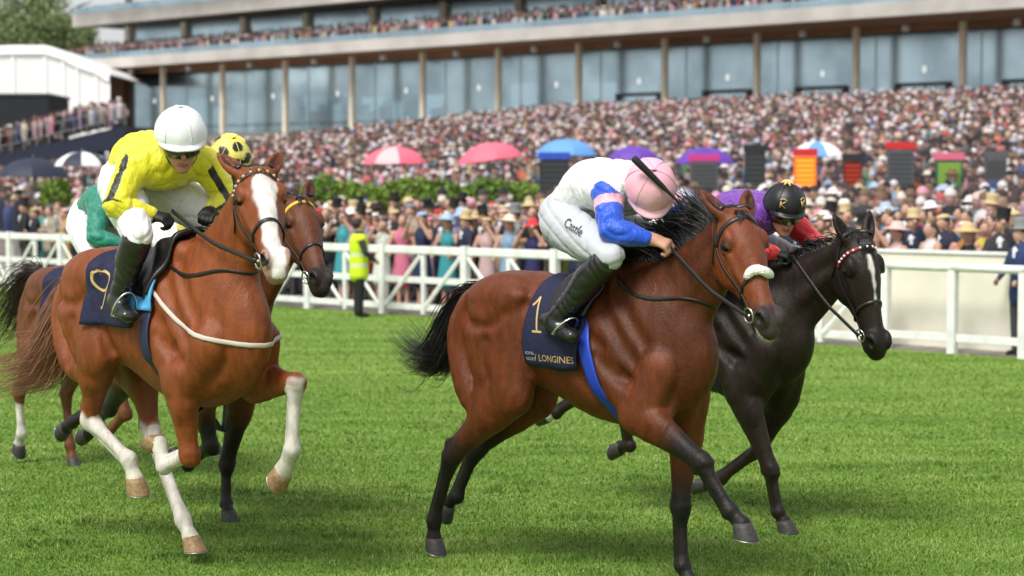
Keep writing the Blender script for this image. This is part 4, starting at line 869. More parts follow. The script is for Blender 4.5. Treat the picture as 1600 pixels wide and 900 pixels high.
def sheet_body(H, name, xr, angs, off, m, th=.006, parent=None, skew=0, nx=22, na=40, wav=0):
    'a cloth lying over the back: grid over (x, angle), raised off the coat, with thickness'
    A = np.linspace(angs[0], angs[1], na); outer = []; inner = []
    for j, a in enumerate(A):
        for i in range(nx):
            t = i/(nx-1); x0, x1 = xr(a) if callable(xr) else xr
            o_ = off+wav*math.sin(9*t+3*a)*max(0, abs(a)-1)
            outer.append(surf_body(H, x0+(x1-x0)*t, a, o_+th)); inner.append(surf_body(H, x0+(x1-x0)*t, a, o_))
    G = np.array(outer).reshape(na, nx, 3)
    for _ in range(1):
        G[1:-1] = .25*G[:-2]+.5*G[1:-1]+.25*G[2:]; G[:,1:-1] = .25*G[:,:-2]+.5*G[:,1:-1]+.25*G[:,2:]
    outer = G.reshape(-1,3); n = len(outer); vv = np.vstack([outer, np.array(inner)])
    ff = []
    for j in range(na-1):
        for i in range(nx-1):
            q = j*nx+i; ff.append((q, q+1, q+nx+1, q+nx)); ff.append((n+q, n+q+nx, n+q+nx+1, n+q+1))
    bd = [(0*nx+i, 0*nx+i+1) for i in range(nx-1)]+[((na-1)*nx+i+1, (na-1)*nx+i) for i in range(nx-1)]+[(j*nx+nx-1, (j+1)*nx+nx-1) for j in range(na-1)]+[((j+1)*nx, j*nx) for j in range(na-1)]
    ff += [(b, a, n+a, n+b) for a, b in bd]
    ob = mk(name, vv, ff, m, parent or H['o']); return ob, bvh_of(vv, ff)
def ribbon_on(B, strokes, mapf, wid, name, m, parent, off=.003, d=V(0,-1,0)):
    'flat painted strokes laid on a surface: strokes are polylines in 2D, mapf turns (u, v) into a start point outside the surface, d the direction to look along'
    vv = []; ff = []
    for S in strokes:
        S = np.asarray(S, float); 
        S = crom(S, 4) if len(S) > 2 else np.array([S[0]+(S[-1]-S[0])*t for t in np.linspace(0,1,8)])
        T = np.gradient(S, axis=0); T /= np.linalg.norm(T, axis=1)[:, None]+1e-9; N = np.stack([-T[:,1], T[:,0]], 1)
        b = len(vv); K = 0
        for p, n in zip(S, N):
            for q in (-1, -.33, .33, 1):
                g = mapf(*(p+n*wid*q)); hit = B.ray_cast(Vector(g-d*1.0), Vector(d), 2)
                vv.append((np.array(hit[0]) if hit[0] is not None else g)-d*off)
            K += 1
        ff += [(b+i*4+k, b+i*4+k+1, b+(i+1)*4+k+1, b+(i+1)*4+k) for i in range(K-1) for k in range(3)]
    return mk(name, vv, ff, m, parent, False)
def text_on(B, txt, mapf, size, name, m, parent, off=.003, d=V(0,-1,0)):
    cu = bpy.data.curves.new('t', 'FONT'); cu.body = txt; cu.size = size; cu.resolution_u = 2; ob = bpy.data.objects.new('t', cu); COL.objects.link(ob)
    dg = bpy.context.evaluated_depsgraph_get(); me = bpy.data.meshes.new_from_object(ob.evaluated_get(dg))
    bm = bmesh.new(); bm.from_mesh(me); bmesh.ops.triangulate(bm, faces=bm.faces[:])
    for _ in range(2):
        bmesh.ops.subdivide_edges(bm, edges=[e for e in bm.edges if e.calc_length() > .02], cuts=1); bmesh.ops.triangulate(bm, faces=bm.faces[:])
    bm.verts.index_update()
    vv = []
    for q in bm.verts:
        g = mapf(q.co.x, q.co.y); hit = B.ray_cast(Vector(g-d*1.0), Vector(d), 2); vv.append((np.array(hit[0]) if hit[0] is not None else V(9,9,9))-d*off)
    ff = [t_ for t_ in (tuple(x.index for x in f.verts) for f in bm.faces) if max(vv[i][0] for i in t_) < 5]
    used = sorted({i for t_ in ff for i in t_}); rm = {q_: i for i, q_ in enumerate(used)}; vv = [vv[i] for i in used]; ff = [tuple(rm[i] for i in t_) for t_ in ff]; bm.free(); bpy.data.objects.remove(ob); bpy.data.meshes.remove(me)
    return mk(name, vv, ff, m, parent, False)
def mane(H, m, flow, n=260, length=.20, seed=1, t0=.12, t1=1.0, w=.0045, lift=.05, side=0):
    r = np.random.default_rng(seed); n0, mid, ne = H['neck']; paths = []
    for i in range(n):
        t = t0+(t1-t0)*r.random(); c = (1-t)**2*n0+2*t*(1-t)*(2*mid-.5*n0-.5*ne)+t*t*ne
        ax = nrm(ne-n0); up = nrm(V(0,0,1)-ax[2]*ax+0*ax); lat = np.cross(ax, up); q = up+lat*(r.random()-.5)*.12
        hit = H['B'].ray_cast(Vector(c+q*.6), Vector(-q), .6); p = np.array(hit[0]) if hit[0] is not None else c+q*.2
        p = p-q*.012; f = np.asarray(flow)+r.normal(0,.22,3); L = length*(.55+.7*r.random())
        b = nrm(up*1.0+f*.3); e = nrm(f+V(0,0,-.1)); s2 = (r.random()-.5)*.3+side
        paths.append([p, p+b*lift*(.6+.6*r.random()), p+b*lift+e*L*.5+V(0,s2*.08,0), p+b*lift*.6+e*L+V(0,s2*.2,-.02*r.random())])
    return hairs('mane', m, None, paths, w, H['o'])
def forelock(H, m, n=50, seed=3, L=.12):
    r = np.random.default_rng(seed); paths = []
    for i in range(n):
        p = surf_head(H, -.01+.03*r.random(), (r.random()-.5)*.6, -.004)
        paths.append([p, p+H['v']*.03+H['u']*.02, p+H['v']*.02+H['u']*L*(.4+.5*r.random())+H['w']*(r.random()-.5)*.07])
    return hairs('forelock', m, None, paths, .0035, H['o'])
def tail(H, m, path, n=260, seed=2, spread=.10, w=.003):
    n = n*2
    r = np.random.default_rng(seed); path = np.array(path, float); paths = []
    N = len(path); sp = np.linspace(0,1,N)
    for i in range(n):
        o = r.normal(0,1,3)*.5; L = .62+.42*r.random(); P = crom(path, 6); k = max(6, int(len(P)*L)); P = P[:k].copy() if L < 1 else P.copy(); t = np.linspace(0,1,len(P))
        P += o[None]*(.020+spread*np.sin(np.minimum(t*1.25,1)*1.6)**1.3)[:, None]
        P += np.stack([np.sin(t*7+o[0]*5)*.012*t, np.sin(t*6+o[1]*6)*.015*t, np.sin(t*8+o[2]*5)*.014*t], 1)
        paths.append(P[::3] if len(P) > 9 else P[::2])
    d = [(*p, .035*(1-.5*s), .035*(1-.5*s)) for p, s in zip(path[:3], (0,.4,.8))]
    return hairs('tail', m, None, paths, w, H['o'], seg=12)
# ================================================================ jockeys
def jockey(fr, label, J, C, h=.007, parts=('jacket','breeches','boots','helmet'), name='person', cat='jockey', group='jockeys riding the racehorses'):
    J = {k: np.asarray(v, float) for k, v in J.items()}
    allp = np.vstack(list(J.values())); lo, hi = allp.min(0)-.22, allp.max(0)+.22
    fd = nrm(J['face']-J['head']); hu = nrm(J['crown']-J['head']); hu = nrm(hu-(hu@fd)*fd); hw = np.cross(hu, fd)
    trunk_lat = nrm(J['sh_L']-J['sh_R'])
    def torso(F, t, i=0):
        p, c = J['pelvis'], J['chest']; b = J.get('back', (p+c)/2+V(-.02,0,.06)); n = J['neck']
        F.tube([(*p,.15,.12),(*((p+b)/2),.152,.118),(*b,.162,.120),(*((b+c)/2),.180,.130),(*c,.182,.124),(*((c*.4+n*.6)),.11,.09)], k=.05, t=t, sub=3, lat=trunk_lat, infl=i)
        for s in ('L', 'R'):
            F.ell(J['sh_'+s]*.9+c*.1, (.075+i,.07+i,.07+i), .05, t)
    def arms(F, t, i=0, fore=1.0):
        for s in ('L', 'R'):
            a, b, c = J['sh_'+s], J['el_'+s], J['wr_'+s]; e = b+(c-b)*fore
            F.tube([(*a,.065,.065),(*((a+b)/2),.056,.056),(*b,.047,.047),(*(b+(e-b)*.35),.048,.048),(*e,.033+.006*(1-fore),.035)], k=.03, t=t, infl=i)
    def hips(F, t, i=0):
        p = J['pelvis']; F.ell(p, (.14+i,.165+i,.125+i), .05, t)
        for s in ('L', 'R'):
            a, b, c = J['hip_'+s], J['kn_'+s], J['an_'+s]
            F.tube([(*a,.105,.115),(*(a+(b-a)*.4),.096,.108),(*(a+(b-a)*.8),.074,.082),(*b,.062,.066),(*(b+(c-b)*.12),.050,.054)], k=.05, t=t, infl=i)
    def shank(F, t, s, i=0):
        b, c, d = J['kn_'+s], J['an_'+s], J['toe_'+s]; bk = -nrm(d-c)
        F.tube([(*(b+(c-b)*.11),.066,.070),(*(b+(c-b)*.38+bk*.012),.062,.070),(*(b+(c-b)*.65),.050,.054),(*c,.043,.047)], k=.03, t=t, infl=i)
        F.tube([(*(c+bk*.04+nrm(c-b)*.038),.034,.034),(*(c+nrm(c-b)*.035+(d-c)*.4),.041,.036),(*(d+nrm(c-b)*.02),.040,.027)], k=.03, t=t, infl=i)
    def head(F):
        n, H = J['neck'], J['head']
        F.tube([(*(n+(J['chest']-n)*.35),.055,.055),(*n,.052,.055),(*(H-hu*.05-fd*.02),.052,.055)], k=.03, t=1)
        ax = np.array([fd, hw, hu])
        F.ell(H+hu*.03-fd*.008, (.096,.076,.10), .03, 1, ax); F.ell(H-hu*.06+fd*.028, (.060,.055,.062), .04, 1, ax)
        F.ell(H-hu*.105+fd*.06, (.024,.028,.02), .02, 1, ax)                             # chin
        F.tube([(*(H+hu*.015+fd*.085),.010,.010),(*(H-hu*.022+fd*.108),.014,.012)], k=.015, t=1)   # nose
        F.ell(H-hu*.064+fd*.082, (.014,.026,.007), .006, 3, ax); F.ell(H-hu*.072+fd*.083, (.012,.022,.006), .005, 3, ax)
        F.ell(H+hu*.03+fd*.082, (.012,.055,.01), .012, 1, ax)                             # brow
        for s in (-1, 1): F.ell(H+hu*-.01+s*hw*.076-fd*.005, (.02,.008,.03), .008, 1, ax); F.ell(H+hu*.008+fd*.082+s*hw*.032, (.012,.016,.009), .008, 0, ax, cut=True)
    def hand(F, s):
        W = J['wr_'+s]; hv = nrm(J['ha_'+s]-W); pn = J.get('pn_'+s, V(0,0,-1.)); pn = nrm(pn-(pn@hv)*hv); sa = np.cross(hv, pn); K = W+.072*hv
        F.tube([(*(W-hv*.03),.030,.026),(*W,.029,.024),(*(W+hv*.03),.036,.022),(*(K-hv*.005),.041,.020)], k=.02, t=2, lat=sa)
        for j, (o, l) in enumerate(((-.031,.85),(-.0105,1.0),(.0105,1.05),(.031,.95))):
            k0 = K+sa*o; k1 = k0+l*.036*(hv*.62+pn*.78); k2 = k1+l*.028*(-hv*.45+pn*.9); k3 = k2+l*.022*(-hv*.98-pn*.1)
            F.tube([(*k0,.0105,.0105),(*k1,.0105,.0105),(*k2,.0098,.0098),(*k3,.0088,.0088)], k=.006, t=2)
        sg = 1 if s == 'L' else -1; si = sa*.034*(-1 if (sa@V(0,0,1)) < 0 else 1)
        th0 = W+hv*.018+si*.9; th1 = W+hv*.05+si*1.25+pn*.02; th2 = W+hv*.075+si*.8+pn*.045
        F.tube([(*th0,.013,.013),(*th1,.0115,.0115),(*th2,.010,.010)], k=.012, t=2)
    F = Field(lo, hi, h); torso(F, 0, -.006); arms(F, 4, -.005); hips(F, 0, -.008); [shank(F, 0, s, -.006) for s in 'LR']; head(F)
    for s in 'LR': hand(F, s)
    vv, ff, lab, T = F.mesh(2)
    skin = np.array(C.get('skin', (.52,.27,.19))); cc = np.tile(skin, (len(vv), 1)); cc *= (1+.08*nz(vv, 60))[:, None]
    cc[lab == 2] = C.get('glove', skin); cc[lab == 3] = skin*np.array((.75,.5,.5))
    hr = (vv-J['head'])@hu; hf = (vv-J['head'])@fd; cc[(lab == 1)&(hf < .01)&(hr > -.06)&(hr < .2)&(np.linalg.norm(vv-J['head'], axis=1) < .16)] = C.get('hair', (.03,.018,.01))
    cc[(lab == 0)] = C.get('breech', (.8,.8,.8))
    o = mk(name, vv, ff, mat('skin', attr='Col', rough=.55, spec=.35), cols=cc); fr.root(o); tag(o, label, cat, group)
    R = dict(o=o, fr=fr, J=J, fd=fd, hu=hu, hw=hw)
    if 'jacket' in parts:
        F = Field(lo, hi, h*C.get('jh', .85)); torso(F, 0, .010)
        for s in 'LR':
            a, b, c = J['sh_'+s], J['el_'+s], J['wr_'+s]
            F.tube([(*a,.076,.076),(*((a+b)/2),.072,.072),(*b,.062,.062),(*(b+(c-b)*.4),.060,.060),(*(b+(c-b)*C.get('cuff', .93)),.040,.042)], k=.03, t=1 if s == 'R' else 2)
        n, H = J['neck'], J['head']; F.tube([(*(n+(J['chest']-n)*.4),.075,.07),(*(n+(H-n)*.12),.060,.062)], k=.03, t=0)
        S, (X, Y, Z) = F.sl(lo, hi)      # folds in the silk
        a_ = X*30+Z*22+1.5*np.sin(Y*26+Z*9)+1.2*np.sin(X*14-Z*17); b_ = Y*34-X*20+Z*26+1.6*np.sin(X*19+Z*13); wr = (1-np.abs(np.sin(a_)))**2*(.4+.6*np.sin(X*11+Y*13+Z*7)**2)+.7*(1-np.abs(np.sin(b_)))**2*np.sin(X*9-Z*12+Y*5)**2; F.D += (.011*(wr-.3)).astype(np.float32)
        v2, f2, l2, t2 = F.mesh(2); col = C['jacket'](v2, l2, t2, J) if callable(C['jacket']) else np.tile(np.array(C['jacket']), (len(v2), 1))
        R['jacket'] = mk('jacket', v2, f2, mat('silks', attr='Col', rough=.42, spec=.4, sheen=.3, bump=.8, bscale=9, bdist=.035, stretch=(1,2.2,1)), o, cols=col); R['jacketB'] = bvh_of(v2, f2)
    if 'breeches' in parts:
        F = Field(lo, hi, h); hips(F, 0, .006)
        p, c = J['pelvis'], J['chest']; F.tube([(*p,.15,.12),(*(p+(J.get('back', (p+c)/2)-p)*.55),.135,.10)], k=.05, t=0, lat=trunk_lat)
        S, (X, Y, Z) = F.sl(lo, hi); a_ = X*22+Z*38+1.4*np.sin(Y*24+X*9); b_ = Y*28+X*26-Z*17+1.5*np.sin(Z*15); wr = (1-np.abs(np.sin(a_)))**3+.7*(1-np.abs(np.sin(b_)))**3; F.D += (.0075*(wr-.3)).astype(np.float32)
        v2, f2, l2, t2 = F.mesh(2); col = C['breeches'](v2, l2, t2, J) if callable(C.get('breeches')) else np.tile(np.array(C.get('breeches', (.74,.74,.76))), (len(v2), 1))
        R['breeches'] = mk('breeches', v2, f2, mat('breeches', attr='Col', rough=.6, spec=.3, bump=.6, bscale=14, bdist=.02), o, cols=col); R['breechesB'] = bvh_of(v2, f2)
    if 'boots' in parts:
        for s in C.get('bootsides', 'RL'):
            q = np.vstack([J['kn_'+s], J['an_'+s], J['toe_'+s]]); F = Field(q.min(0)-.14, q.max(0)+.14, .0065); shank(F, 0, s, .006)
            S, (X, Y, Z) = F.sl(q.min(0)-.14, q.max(0)+.14); a_ = Z*48+X*40+1.5*np.sin(X*30+Y*20); F.D += (.006*((1-np.abs(np.sin(a_)))**2-.3)*(.3+.7*np.sin(Z*9+X*6)**2)).astype(np.float32)
            v2, f2, l2, t2 = F.mesh(2); mk('boot', v2, f2, mat('boot_leather', (.012,.012,.013), rough=.28, spec=.55, coat=.3, bump=.3, bscale=30, bdist=.006), o)
            # stirrup iron
            c, d = J['an_'+s], J['toe_'+s]; dn = nrm(c-J['kn_'+s]); fw = nrm(d-c); t = c+(d-c)*.55+dn*.04; ly = nrm(np.cross(fw, dn))
            pts = [t+ly*.058*math.cos(a)-dn*.11*max(0, math.sin(a))+dn*.02*(math.sin(a) < 0) for a in np.linspace(0, 2*math.pi, 22)]
            mb = MB(); mb.tube(pts, .0055, 6); mb.build('stirrup', mat('bit_steel'), o, True)
    H = J['head']; ax = np.array([fd, hw, hu]); 
    if 'helmet' in parts: R['helmet'] = helmet(o, H+hu*.058-fd*.012, fd, hw, hu, C)
    # goggles
    if C.get('goggles', True):
        mb = MB(); pts = [H+hu*(-.004)+fd*(.090*math.cos(a)+.012)+hw*.088*math.sin(a) for a in np.linspace(-1.45,1.45,15)]
        mb.tube(pts, [.012]+[.030]*13+[.012], 8, up=[nrm(p-H) for p in pts], flat=.35); mb.build('goggles', mat('goggle_lens', (.012,.012,.014), rough=.08, spec=.8, coat=1), o, True)
    return R
def helmet(par, c, fd, hw, hu, C):
    ax = np.array([fd, hw, hu]); vv = []; cols = []; NU, NV = 40, 18
    capc = np.array(C['cap']) if not callable(C['cap']) else None
    for j in range(NV+1):
        th = (j/NV)*rad(101)
        for i in range(NU):
            ph = 2*math.pi*i/NU; x, y, z = math.sin(th)*math.cos(ph), math.sin(th)*math.sin(ph), math.cos(th)
            rr = 1+.010*math.sin(ph*9+2*th)*math.sin(th)**2*(1 if C.get('silkcap', True) else 0)+.006*math.sin(ph*4-th*7)
            p = c+fd*x*.145*rr+hw*y*.126*rr+hu*(z*.134*rr if z > 0 else z*.11); vv.append(p); cols.append(C['cap'](x, y, z) if capc is None else capc)
    ff = [(j*NU+i, j*NU+(i+1)%NU, (j+1)*NU+(i+1)%NU, (j+1)*NU+i) for j in range(NV) for i in range(NU)]
    o = mk('helmet', vv, ff, mat('silk_cap', attr='Col', rough=.42, spec=.45, bump=.5, bscale=18, bdist=.006), par, cols=np.array(cols))
    # peak
    pv = []; n = 17
    for q in range(2):
        for k, (e, dz) in enumerate(((.0,-.002),(.030,-.010),(.040,-.013))):
            for a in np.linspace(-1.15,1.15,n):
                f = math.cos(a/1.15*math.pi/2)**.5; pv.append(c+fd*(math.cos(a)*(.141+e*f))+hw*math.sin(a)*(.124+.02*e)+hu*(dz-.006-.007*q-.35*e*abs(math.sin(a))))
    pf = []
    for q in range(2):
        for k in range(2):
            for i in range(n-1):
                b = q*3*n+k*n+i; f = (b, b+n, b+n+1, b+1); pf.append(f if q == 0 else f[::-1])
    for i in range(n-1): pf.append((2*n+i, 5*n+i, 5*n+i+1, 2*n+i+1))
    mk('peak', pv, pf, mat('silk_cap'), o, cols=np.tile(np.array(C.get('peak', C['cap'] if capc is not None else (.02,.02,.02))), (len(pv), 1)))
    # seams of the cap cover and the button on top
    sm_ = MB()
    for k in range(6):
        ph = math.pi*k/3+.3; sm_.tube([c+(fd*math.sin(t)*math.cos(ph)*.145+hw*math.sin(t)*math.sin(ph)*.126+hu*math.cos(t)*.134)*1.004 for t in np.linspace(.05,1.6,14)], .0028, 5)
    sm_.lathe([(.014,-.002),(.013,.006),(.004,.010)], 10, Matrix.Translation(Vector(c+hu*.134)))
    mk('cap_seams', sm_.v, sm_.f, mat('silk_cap'), o, cols=np.tile((np.array(C['cap'](.2,.1,.3)) if capc is None else capc)*.86, (len(sm_.v), 1)))
    # chin strap
    mb = MB(); H = c-hu*.058
    pts = [H-hu*(.10*math.cos(a)+.012)+hw*.082*math.sin(a)+fd*(.045*math.cos(a)+.01) for a in np.linspace(-1.7,1.7,13)]
    mb.tube(pts, .008, 6, up=[nrm(p-H) for p in pts], flat=.3); mb.build('chin_strap', mat('strap_black', (.012,.012,.012), rough=.6), o, True)
    return o
# ================================================================ the field of five
FA = Frame(.343, 9.952, 44.7, 1.0, 0.0); FC = Frame(-1.90, 10.35, 48, 1.08, -.01); FB = Frame(1.13, 12.0, 44, 1.0, -.08)
FD = Frame(-2.10, 12.05, 47, 1.0, -.10); FE = Frame(-3.1, 14.2, 46, 1.0, -.15)
BLACK = (.012,.010,.009)
def mir(J, pairs=('hip','kn','an','toe')):
    for p in pairs:
        if p+'_L' not in J: J[p+'_L'] = np.asarray(J[p+'_R'])*V(1,-1,1)
    return J
gold = mat('gold_print', (.62,.44,.17), rough=.5, metal=.2)
navy = mat('saddle_cloth_navy', (.012,.014,.05), rough=.75, noise=.25, nscale=40, bump=.5, bscale=35, bdist=.01)
leathB = mat('leather_black', (.012,.011,.011), rough=.38, spec=.5, bump=.2, bscale=150)
def tack(H, clothx, bottom, girthx, girthm, digit=None, text=False, pad=None):
    out, BB = sheet_body(H, 'saddle_cloth', lambda a: (clothx[0]-.03*abs(a), clothx[1]-.04*max(0, abs(a)-.9)), (-bottom, bottom), .020, navy, wav=.006)
    sad, BS = sheet_body(H, 'saddle', lambda a: (.04-.0*a, .36-.08*abs(a)), (-1.0, 1.0), .030, leathB, th=.022)
    if pad: sheet_body(H, 'saddle_pad', lambda a: (pad[0], pad[1]), (-1.25, 1.25), .026, pad[2], th=.012)
    # girth round the barrel
    pts = []; ups = []
    for a in np.linspace(-.9, -2*math.pi+.9, 60):
        x = girthx[0]+(girthx[1]-girthx[0])*(1-abs(abs(a)-math.pi)/(math.pi-.9)); p = surf_body(H, x, a, .014); pts.append(p); ups.append(nrm(p-V(x,0,1.18)))
    pts = np.array(pts)
    for _ in range(3): pts[1:-1] = .25*pts[:-2]+.5*pts[1:-1]+.25*pts[2:]
    mb = MB(); mb.tube(pts, .042, 10, up=ups, flat=.14); mb.build('girth', girthm, H['o'], True)
    if digit:
        u0, v0, sz, sl = digit[1]
        ribbon_on(BB, digit[0], lambda u, v: V(u0+sz*(u+sl*v), -.6, v0+sz*v), .042*sz/.2*.9, 'cloth_number', gold, out, d=V(0,1,0))
    return out, BB
# -------- A: the leading bay
pA = dict(legs=dict(
    RH=[(-.46,-.14,1.24),(-.32,-.175,.92),(-.80,-.15,.52),(-.97,-.12,.145),(-.975,-.12,.045)],
    LH=[(-.50,.13,1.22),(-.46,.155,.87),(-.90,.13,.52),(-1.03,.11,.25),(-1.11,.11,.20)],
    RF=[(.66,-.145,1.10),(.57,-.175,.88),(.95,-.15,.67),(1.11,-.13,.45),(1.17,-.12,.395)],
    LF=[(.66,.14,1.10),(.60,.155,.84),(.595,.12,.375),(.62,.11,.085),(.66,.11,.02)]),
    sole=dict(RH=V(0.25,0,1), LF=V(0,0,1), LH=V(.75,0,.6), RF=V(.12,0,1)),
    poll=FA(1146,344,0), muzzle=V(1.36,-.14,1.36), yaw=-24, ear=V(-.80,-.05,0), earw=.34, mouth=True)
pA['muzzle'] = pA['poll']+nrm(pA['muzzle']-pA['poll'])*.6
HA = horse(FA, 'leading bay racehorse with white fluffy noseband and number one saddle cloth', pA,
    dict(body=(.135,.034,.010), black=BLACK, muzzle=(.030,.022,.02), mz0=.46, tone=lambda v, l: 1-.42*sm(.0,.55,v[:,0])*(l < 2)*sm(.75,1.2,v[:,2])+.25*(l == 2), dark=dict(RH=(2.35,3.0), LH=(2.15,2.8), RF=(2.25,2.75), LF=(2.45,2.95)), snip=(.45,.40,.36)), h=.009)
hairB = mat('hair_black', (.010,.009,.009), rough=.35, spec=.5)
mane(HA, hairB, V(-.7,.15,.40), n=800, length=.22, lift=.08, w=.0055, t0=.25); forelock(HA, hairB, 40)
tail(HA, hairB, [(-.70,0,1.44),(-.82,0,1.40),(-.92,.01,1.27),(-.99,.0,1.12),(-1.06,-.02,1.03),(-1.17,-.04,1.05),(-1.30,-.06,1.16)], n=520, spread=.085)
bitsA = bridle(HA, 'black', leathB, (V(.70,-.10,1.70), V(.74,.08,1.71)), sheepskin=True)
one = [[(-.18,.75),(-.05,.85),(.06,1.0)],[(.06,1.0),(.06,.5),(.06,0)],[(-.14,0),(.06,0),(.26,0)]]
clA, BA = tack(HA, (-.11,.27), 1.98, (.22,.44), mat('girth_blue', (.012,.05,.42), rough=.5, bump=.3, bscale=70), digit=(one, (-.045,1.255,.175,-.2)))
text_on(BA, '/ LONGINES', lambda u, v: V(-.055+u, -.6, 1.105+v), .050, 'cloth_lettering', gold, clA, d=V(0,1,0))
text_on(BA, 'ROYAL', lambda u, v: V(-.125+u, -.6, 1.135+v), .022, 'cloth_lettering', mat('silver_print', (.5,.5,.48), rough=.5), clA, d=V(0,1,0))
text_on(BA, 'ASCOT', lambda u, v: V(-.125+u, -.6, 1.105+v), .022, 'cloth_lettering', mat('silver_print'), clA, d=V(0,1,0))
WHITE = np.array((.80,.80,.82)); BLUE = np.array((.012,.085,.62)); PINK = np.array((.82,.42,.52))
def jackA(v, l, t, J):
    c = np.tile(WHITE, (len(v), 1))
    for s, i in (('R',1),('L',2)):
        a, b, w_ = J['sh_'+s], J['el_'+s], J['wr_'+s]; ua = nrm(b-a); q = (v-a)@ua
        arm = (l == i)&((q > -.035)|(np.linalg.norm(v-w_, axis=1) < .32)); c[arm] = BLUE
        c[(l == i)&(q > .045)&(q < .095)&(np.linalg.norm(v-b, axis=1) > .1)&(np.linalg.norm(v-w_, axis=1) > .17)] = PINK
    return c
JA = mir(dict(pelvis=(-.06,0,1.845), back=(.12,-.01,2.005), chest=(.36,-.02,1.985), neck=(.47,-.04,1.985), head=(.56,-.09,1.955), face=(.61,-.13,1.865), crown=(.64,-.16,2.06),
    sh_R=(.37,-.185,1.955), sh_L=(.42,.16,1.965), el_R=(.47,-.27,1.78), wr_R=(.635,-.14,1.735), ha_R=(.72,-.105,1.705), el_L=(.52,.25,1.80), wr_L=(.665,.10,1.735), ha_L=(.75,.075,1.71), pn_R=(.2,.5,-.8), pn_L=(.2,-.5,-.8),
    hip_R=(.0,-.12,1.80), kn_R=(.47,-.275,1.655), an_R=(.135,-.31,1.33), toe_R=(.285,-.325,1.265)))
RA = jockey(FA, 'person in white and blue silks with pink cap crouched over the leading bay horse', JA, dict(jacket=jackA, cap=(.85,.44,.55), peak=(.85,.50,.60), cuff=.80, breeches=(.50,.52,.56)), h=.0068)
text_on(RA['breechesB'], 'Castle', lambda u, v: V(.15+u*.95+v*.1, -.7, 1.80-u*.34+v), .062, 'breeches_lettering', mat('strap_black', (.012,.012,.012), rough=.6), RA['breeches'], off=.008, d=V(0,1,0))
mbw = MB(); wa, wb = FA(989,246,-.30), FA(1090,345,-.05); wp = [wa+(wb-wa)*t for t in (0,.02,.12,.45,.55,.8,1.0)]
whA = mk('riding_whip', *(lambda m: (m.v, m.f))(mbw.tube(wp, [.011,.018,.018,.013,.008,.006,.005], 10)), mat('strap_black'))
FA.root(whA); tag(whA, 'black riding whip held up beside the pink cap', 'whip')
def neck_strap(H, t, lean, m, wid=.010, name='neck_strap'):
    n0, mid, ne = H['neck']; c = (1-t)**2*n0+2*t*(1-t)*(2*mid-.5*n0-.5*ne)+t*t*ne; ax = nrm(ne-n0); up = nrm(V(0,0,1)-ax[2]*ax); lt = np.cross(ax, up); P = []; U = []
    for a in np.linspace(0, 2*math.pi, 49):
        d = math.cos(a)*up+math.sin(a)*lt; o_ = c-ax*lean*math.cos(a); hit = H['B'].ray_cast(Vector(o_+d*.7), Vector(-d), .7); p = np.array(hit[0]) if hit[0] is not None else o_+d*.2; P.append(p+d*.006); U.append(d)
    P = np.array(P)
    for _ in range(2): P[1:-1] = .25*P[:-2]+.5*P[1:-1]+.25*P[2:]
    mb = MB(); mb.tube(P, wid, 8, up=U, flat=.4, cap=False); return mb.build(name, m, H['o'], True)
neck_strap(HA, .40, .16, leathB)
# -------- C: the chestnut with the blaze
pC = dict(legs=dict(
    RH=[(-.46,-.14,1.24),(-.30,-.18,1.02),(-.44,-.15,.66),(-.10,-.13,.49),(-.06,-.12,.395)],
    LH=[(-.46,.13,1.24),(-.46,.155,.95),(-.30,.12,.60),(.02,.11,.17),(.09,.11,.085)],
    RF=[(.66,-.145,1.12),(.46,-.175,.92),(.47,-.135,.57),(.22,-.12,.49),(.16,-.11,.585)],
    LF=[(.68,.145,1.12),(.58,.17,.92),(.93,.16,.93),(.92,.145,.62),(.85,.14,.51)]),
    sole=dict(RF=V(.75,0,-.65), LH=V(-.1,0,1)),
    poll=FC(398,281,0), hl=.57, slim=.92, muzzle=FC(398,281,0)+V(.40,-.15,-.38), yaw=-24, ear=V(-.75,-.02,0), earw=.42)
pC['muzzle'] = pC['poll']+nrm(pC['muzzle']-pC['poll'])*.6
HC = horse(FC, 'chestnut racehorse with broad white blaze and white legs under the white capped rider', pC,
    dict(body=(.215,.056,.015), black=(.05,.025,.015), sock=dict(RH=2.95, LH=2.9, RF=3.10, LF=3.10), pale=('RH','LH','RF','LF'),
         blaze=([.06,.11,.16,.25,.35,.45,.52,.60],[.015,.048,.052,.040,.030,.030,.035,.03],[0,.008,.008,0,0,-.004,0,0]), muzzle=(.36,.22,.18), mz0=.50), h=.009)
hairC = mat('hair_chestnut', (.20,.075,.030), rough=.45, spec=.4)
mane(HC, hairC, V(-.8,.5,-.1), n=260, length=.13, lift=.03); forelock(HC, hairC, 60, L=.10)
tail(HC, mat('hair_tail_chestnut', (.24,.11,.055), rough=.45), [(-.76,.02,1.40),(-.86,.0,1.30),(-.93,-.06,1.05),(-1.0,-.12,.90),(-1.12,-.2,.86),(-1.30,-.26,.83)], n=320, spread=.12)
goldbr = mat('browband_cream', (.55,.42,.22), rough=.5)
bitsC = bridle(HC, 'black', mat('browband_black', (.02,.018,.016), rough=.5), (V(.26,-.09,1.74), V(.33,.08,1.755)), browstuds=goldbr)
nine = [[(.30,.62),(.27,.85),(.12,.98),(-.05,.92),(-.14,.72),(-.06,.52),(.10,.46),(.24,.54),(.30,.66),(.31,.45),(.24,.2),(.10,.04),(-.08,.0)]]
lblue = mat('pad_light_blue', (.10,.42,.75), rough=.6)
clC, BC = tack(HC, (-.25,.16), 1.62, (.24,.32), mat('girth_navy', (.015,.02,.06), rough=.6), digit=(nine, (-.17,1.25,.19,-.28)), pad=(.12,.30,lblue))
wstrap = mat('breast_strap_white', (.55,.50,.44), rough=.6)
pts = []; ups = []
